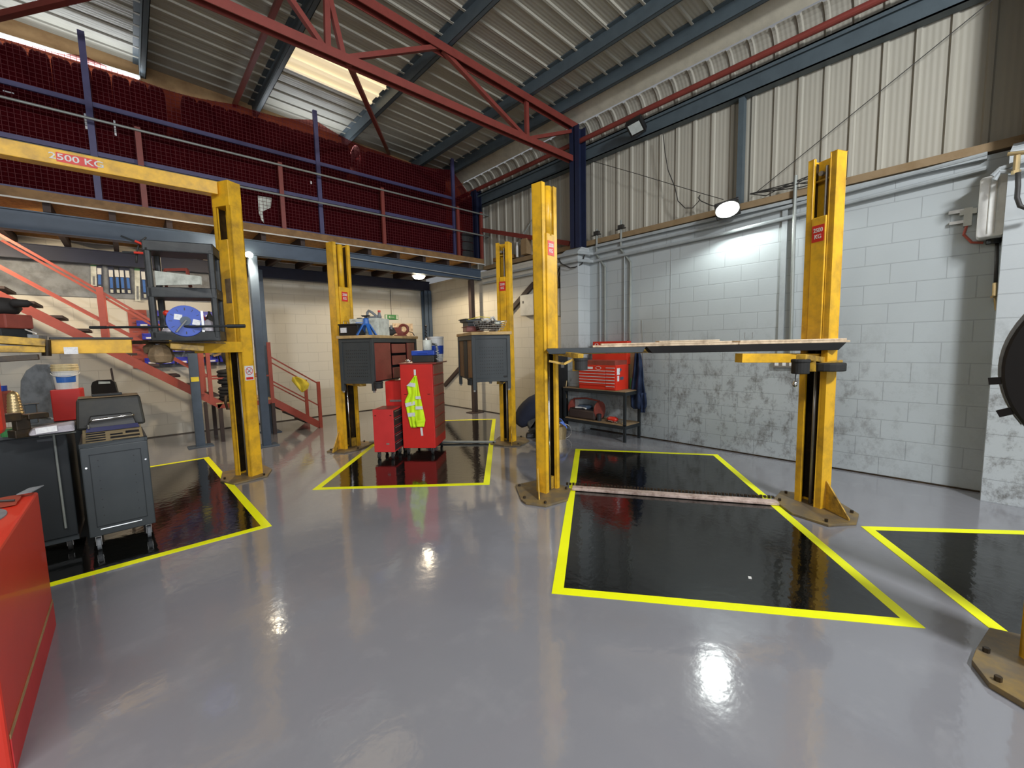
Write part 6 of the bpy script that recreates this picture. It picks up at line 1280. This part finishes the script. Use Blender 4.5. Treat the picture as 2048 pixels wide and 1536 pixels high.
# handle plate (black panel with slot) behind
t = thing('handled_black_panel', 'black plastic panel with a slot handle standing upright behind the trolley', 'panel', loc3(at(212, 786, 4.75))); iv = inv_of(t)
hp = [(187, 800), (185, 772), (188, 764), (197, 760), (224, 759), (232, 764), (238, 785), (240, 800)]
Pn = at(212, 786, 4.72); nP = V((-_f.x, -_f.y, 0)).normalized()
m = MB(); outer = [onp(x, y+0, Pn, nP) for x, y in hp]; outer = [outer[0]-V((0, 0, 0.25))]+outer+[outer[-1]-V((0, 0, 0.25))]
m.prism(outer, nP*0.02); m.build('panel', 'black', t, inv=iv, bevel=0.003)
sl = [onp(x, y, Pn+nP*0.021, nP) for x, y in ((197, 763), (220, 763), (221, 767), (197, 768))]
MB().prism(sl, nP*0.001).build('slot_handle', 'offwhite', t, inv=iv)
solo('fork_tool', MB().beam(at(222, 737, 5.2), at(267, 990, 5.12), 0.012, 0.05), 'tread', 'dark flat tool leaning behind the black slotted panel', 'tool')
# T bar tool beside black cabinet and cabinet itself
t = thing('tool_cabinet', 'tall blue-black cabinet left of the charcoal trolley with a worktop of clutter', 'tool cabinet', (-0.44, 5.02, 0), radians(0)); CB = t
MB().box((-1.10, 0, 0.13), (0, 0.60, 1.00)).build('body', 'blackblue', t, bevel=0.008); MB().box((-1.12, -0.02, 1.00), (0.02, 0.62, 1.03)).build('worktop', 'charcoal', t, bevel=0.004)
MB().box((-1.10, 0.02, 0.085), (0, 0.58, 0.13)).build('plinth', 'charcoal', t)
for x in (-0.42, -0.12): MB().box((x-0.045, -0.006, 0.955), (x+0.045, 0.0, 0.975)).build('catch', 'charcoal', t)
for x in (-1.0, -0.06):
    for y in (0.06, 0.54): castor(t, x, y, 0.10, 0.048)
q0, q1 = onp(107, 868, V((-0.44, 5.00, 0)), V((0, 1, 0))), onp(132, 1056, V((-0.44, 5.00, 0)), V((0, 1, 0)))
t = thing('t_bar', 'slim steel T-bar hanging on the front of the tall blue-black cabinet', 'T-bar', loc3(q0)); iv = inv_of(t)
MB().cyl(q0, q1, 0.008, 10).build('rod', 'galv', t, inv=iv); qa, qb = onp(78, 873, V((-0.44, 5.00, 0)), V((0, 1, 0))), onp(152, 864, V((-0.44, 5.00, 0)), V((0, 1, 0))); MB().cyl(qa, qb, 0.006, 8).build('cross_handle', 'galv', t, inv=iv)
# clutter on the black cabinet
c = fl(103, 866, 1.050); t = thing('polythene_bag', 'clear polythene bag with white label on the blue-black cabinet top', 'bag', loc3(c), radians(8))
m = MB(); m.hexa([(-0.12, -0.05, 0), (0.13, -0.05, 0), (0.13, 0.09, 0), (-0.12, 0.09, 0), (-0.10, -0.02, 0.04), (0.11, -0.02, 0.05), (0.14, 0.08, 0.075), (-0.09, 0.07, 0.05)]); m.build('bag', 'clearbag', t, bevel=0.015)
MB().hexa([(-0.08, -0.055, 0.012), (0.03, -0.055, 0.016), (0.03, -0.052, 0.016), (-0.08, -0.052, 0.012), (-0.08, -0.03, 0.052), (0.03, -0.03, 0.058), (0.03, -0.027, 0.058), (-0.08, -0.027, 0.052)]).build('label', 'label', t)
c = fl(46, 874, 1.032); t = thing('bench_vice', 'black bench vice among the clutter on the blue-black cabinet', 'vice', loc3(c), radians(30))
m = MB(); m.box((-0.06, -0.05, 0), (0.06, 0.05, 0.06)); m.box((-0.04, -0.03, 0.05), (0.04, 0.03, 0.15)); m.box((-0.11, -0.05, 0.13), (-0.01, 0.05, 0.19)); m.box((0.02, -0.05, 0.13), (0.14, 0.05, 0.17)); m.build('body', 'grease', t, bevel=0.006); MB().cyl((0.14, -0.08, 0.12), (0.14, 0.08, 0.12), 0.008, 8).build('handle', 'steel', t)
c = fl(33, 842, 1.032); t = thing('ribbed_canister', 'brassy ribbed canister standing on the blue-black cabinet at the left', 'canister', loc3(c))
pr_ = [(0.001, 0)]
for k in range(9): pr_ += [(0.055-0.002*k, 0.01+0.027*k), (0.065-0.003*k, 0.022+0.027*k), (0.055-0.002*k, 0.034+0.027*k)]
MB().lathe(pr_+[(0.03, 0.27), (0.001, 0.29)], 20, (0, 0, 0)).build('body', 'brass', t, smooth=True)
o = solo('red_drum', MB().lathe([(0.001, 0), (0.10, 0), (0.10, 0.26), (0.08, 0.28), (0.001, 0.28)], 24), 'dusty_red', 'dark red drum behind the ribbed canister at the left', 'drum'); o.location = fl(4, 840, 1.032)
o = solo('blue_pot', MB().lathe([(0.001, 0), (0.04, 0), (0.042, 0.05), (0.001, 0.05)], 16), 'blue', 'small blue pot on the dark red drum at the left', 'pot'); o.location = fl(4, 840, 1.032)+V((0.02, 0, 0.2815))
o = solo('green_tub', MB().lathe([(0.001, 0), (0.045, 0), (0.05, 0.06), (0.001, 0.06)], 18), 'green', 'green tub on the blue-black cabinet near the red upright', 'tub'); o.location = fl(20, 872, 1.032)
o = solo('dark_bottle_rack', MB().box((-0.035, -0.03, 0), (0.035, 0.03, 0.17)).box((-0.05, -0.035, 0.17), (0.05, 0.035, 0.18)), 'charcoal', 'dark grey block of fittings before the grey plastic panel', 'fittings', bevel=0.004); o.location = fl(66, 846, 1.032)
o = solo('dark_tray', MB().hexa([(-0.14, -0.06, 0), (0.14, -0.06, 0), (0.14, 0.10, 0), (-0.14, 0.10, 0), (-0.14, -0.06, 0.016), (0.14, -0.06, 0.016), (0.14, 0.10, 0.016), (-0.14, 0.10, 0.016)]), 'black', 'flat black tray under the polythene bag', 'tray', bevel=0.006); o.location = fl(98, 866, 1.032)
# grey rounded plastic panel
gp = [(54, 850), (48, 800), (49, 760), (60, 740), (80, 727), (105, 727), (114, 737), (118, 780), (118, 830), (112, 870)]
Pn = at(85, 790, 5.05)
solo('grey_plastic_panel', MB().prism([onp(x, y, Pn, nP) for x, y in gp], nP*0.05), 'panel_grey', 'large grubby grey rounded plastic panel standing behind the cabinet at the left', 'panel', bevel=0.02)
# red bin and white tub
cw = at(140, 822, 5.05); t = thing('red_bin', 'square red plastic bin between the grey panel and the trolley box', 'bin', loc3(V((cw.x, cw.y, 0)))); iv = inv_of(t)
MB().cbox((cw.x, cw.y, 1.055), (0.25, 0.22, 0.37), radians(-5)).build('body', 'red', t, inv=iv, bevel=0.01)
solo('dark_stand', MB().cbox((cw.x, cw.y, 0.434), (0.24, 0.24, 0.868), radians(-5)), 'blackblue', 'dark plinth under the square red bin, between the cabinet and the trolley', 'stand', bevel=0.005)
cw2 = V((cw.x, cw.y, 1.241)); t = thing('white_tub', 'white and yellow tub with blue label standing on the red bin', 'tub', loc3(cw2)); iv = inv_of(t)
MB().lathe([(0.001, 0), (0.095, 0), (0.11, 0.20), (0.115, 0.205), (0.115, 0.215), (0.001, 0.215)], 24, cw2).build('body', 'white', t, inv=iv); MB().lathe([(0.116, 0.2155), (0.120, 0.23), (0.113, 0.235), (0.117, 0.25), (0.120, 0.26), (0.112, 0.27), (0.115, 0.285), (0.11, 0.295), (0.001, 0.298)], 20, cw2).build('lid', 'cream', t, inv=iv)
m = MB(); n0 = V((-cw.x, -cw.y, 0)).normalized(); a0 = atan2(n0.y, n0.x)
m._add([cw2+V((cos(a0+da)*r_, sin(a0+da)*r_, z)) for z, r_ in ((0.08, 0.1035), (0.16, 0.1085)) for da in [radians(-50+i*10) for i in range(11)]], [(i, i+1, 12+i, 11+i) for i in range(10)]); m.build('blue_label', 'stand_blue', t, inv=iv)
MB().tube([cw2+V((cos(a0+radians(q))*0.12, sin(a0+radians(q))*0.12, 0.20-0.05*cos(radians(q)*0.9))) for q in range(-90, 91, 15)], 0.004, 6).build('handle', 'white', t, inv=iv)

# ---- big red cabinet at the left edge
t = thing('red_machine_cabinet', 'large orange red steel cabinet filling the lower left picture edge', 'cabinet', (-0.47, 3.3, 0)); iv = inv_of(t)
MB().box((-1.35, 2.45, 0.0), (-0.47, 3.72, 0.84)).build('body', 'orange_red', t, inv=iv, bevel=0.012)
MB().box((-0.4695, 2.47, 0.145), (-0.466, 3.70, 0.165)).build('orange_trim', 'gable_wood', t, inv=iv); MB().box((-0.4695, 2.47, 0.0), (-0.4655, 3.70, 0.145)).build('kick_panel', 'red2', t, inv=iv)
MB().cyl((-0.80, 3.28, 0.84), (-0.80, 3.28, 0.846), 0.27, 40).build('dark_top_plate', 'panel_grey', t, inv=iv)
cU = at(-4, 800, 3.3)
MB().box((-0.90, 3.60, 0.84), (-0.78, 3.70, 1.30)).build('upright', 'orange_red', t, inv=iv, bevel=0.01); MB().box((-0.90, 3.56, 1.215), (-0.55, 3.70, 1.625)).build('upright_head', 'orange_red', t, inv=iv, bevel=0.03)
m = MB(); rg = [(75, 985), (50, 975), (20, 985), (0, 990), (-20, 1000)]
t = thing('red_rag', 'dull red rag and dark tools lying on the top of the large red cabinet', 'rag', (-0.62, 3.58, 0.85)); iv = inv_of(t)
vs = []; 
for i in range(9):
    for j in range(7):
        x = -0.92+i*0.05; y = 3.44+j*0.04; vs.append((x, y, 0.845+0.03*abs(sin(i*1.3+j*0.8))*(0.4+0.6*sin(pi*i/8))*sin(pi*(j+0.5)/7)))
MB()._add(vs, [(i*7+j, (i+1)*7+j, (i+1)*7+j+1, i*7+j+1) for i in range(8) for j in range(6)]).build('rag', 'stair_red', t, inv=iv, smooth=True)
MB().tube([(-0.90, 3.44, 0.88), (-0.70, 3.52, 0.885), (-0.53, 3.50, 0.86)], 0.006, 6).build('lead', 'cable', t, inv=iv)
MB().hexa([(-0.54, 3.62, 0.86), (-0.48, 3.60, 0.865), (-0.44, 3.68, 0.875), (-0.50, 3.69, 0.87), (-0.54, 3.62, 0.865), (-0.48, 3.60, 0.87), (-0.44, 3.68, 0.88), (-0.50, 3.69, 0.875)]).build('grey_flap', 'panel_grey', t, inv=iv)
solo('metal_shaving', MB().cbox((3.05, 0.95, 0.006), (0.03, 0.02, 0.004), 0.4), 'white', 'tiny white scrap on the large black bay', 'scrap')

m = MB(); m.box((XR-0.004, 3.285, 0.02), (XR-0.0005, 3.297, 3.36)); struct('trim_6', m, 'conduit')
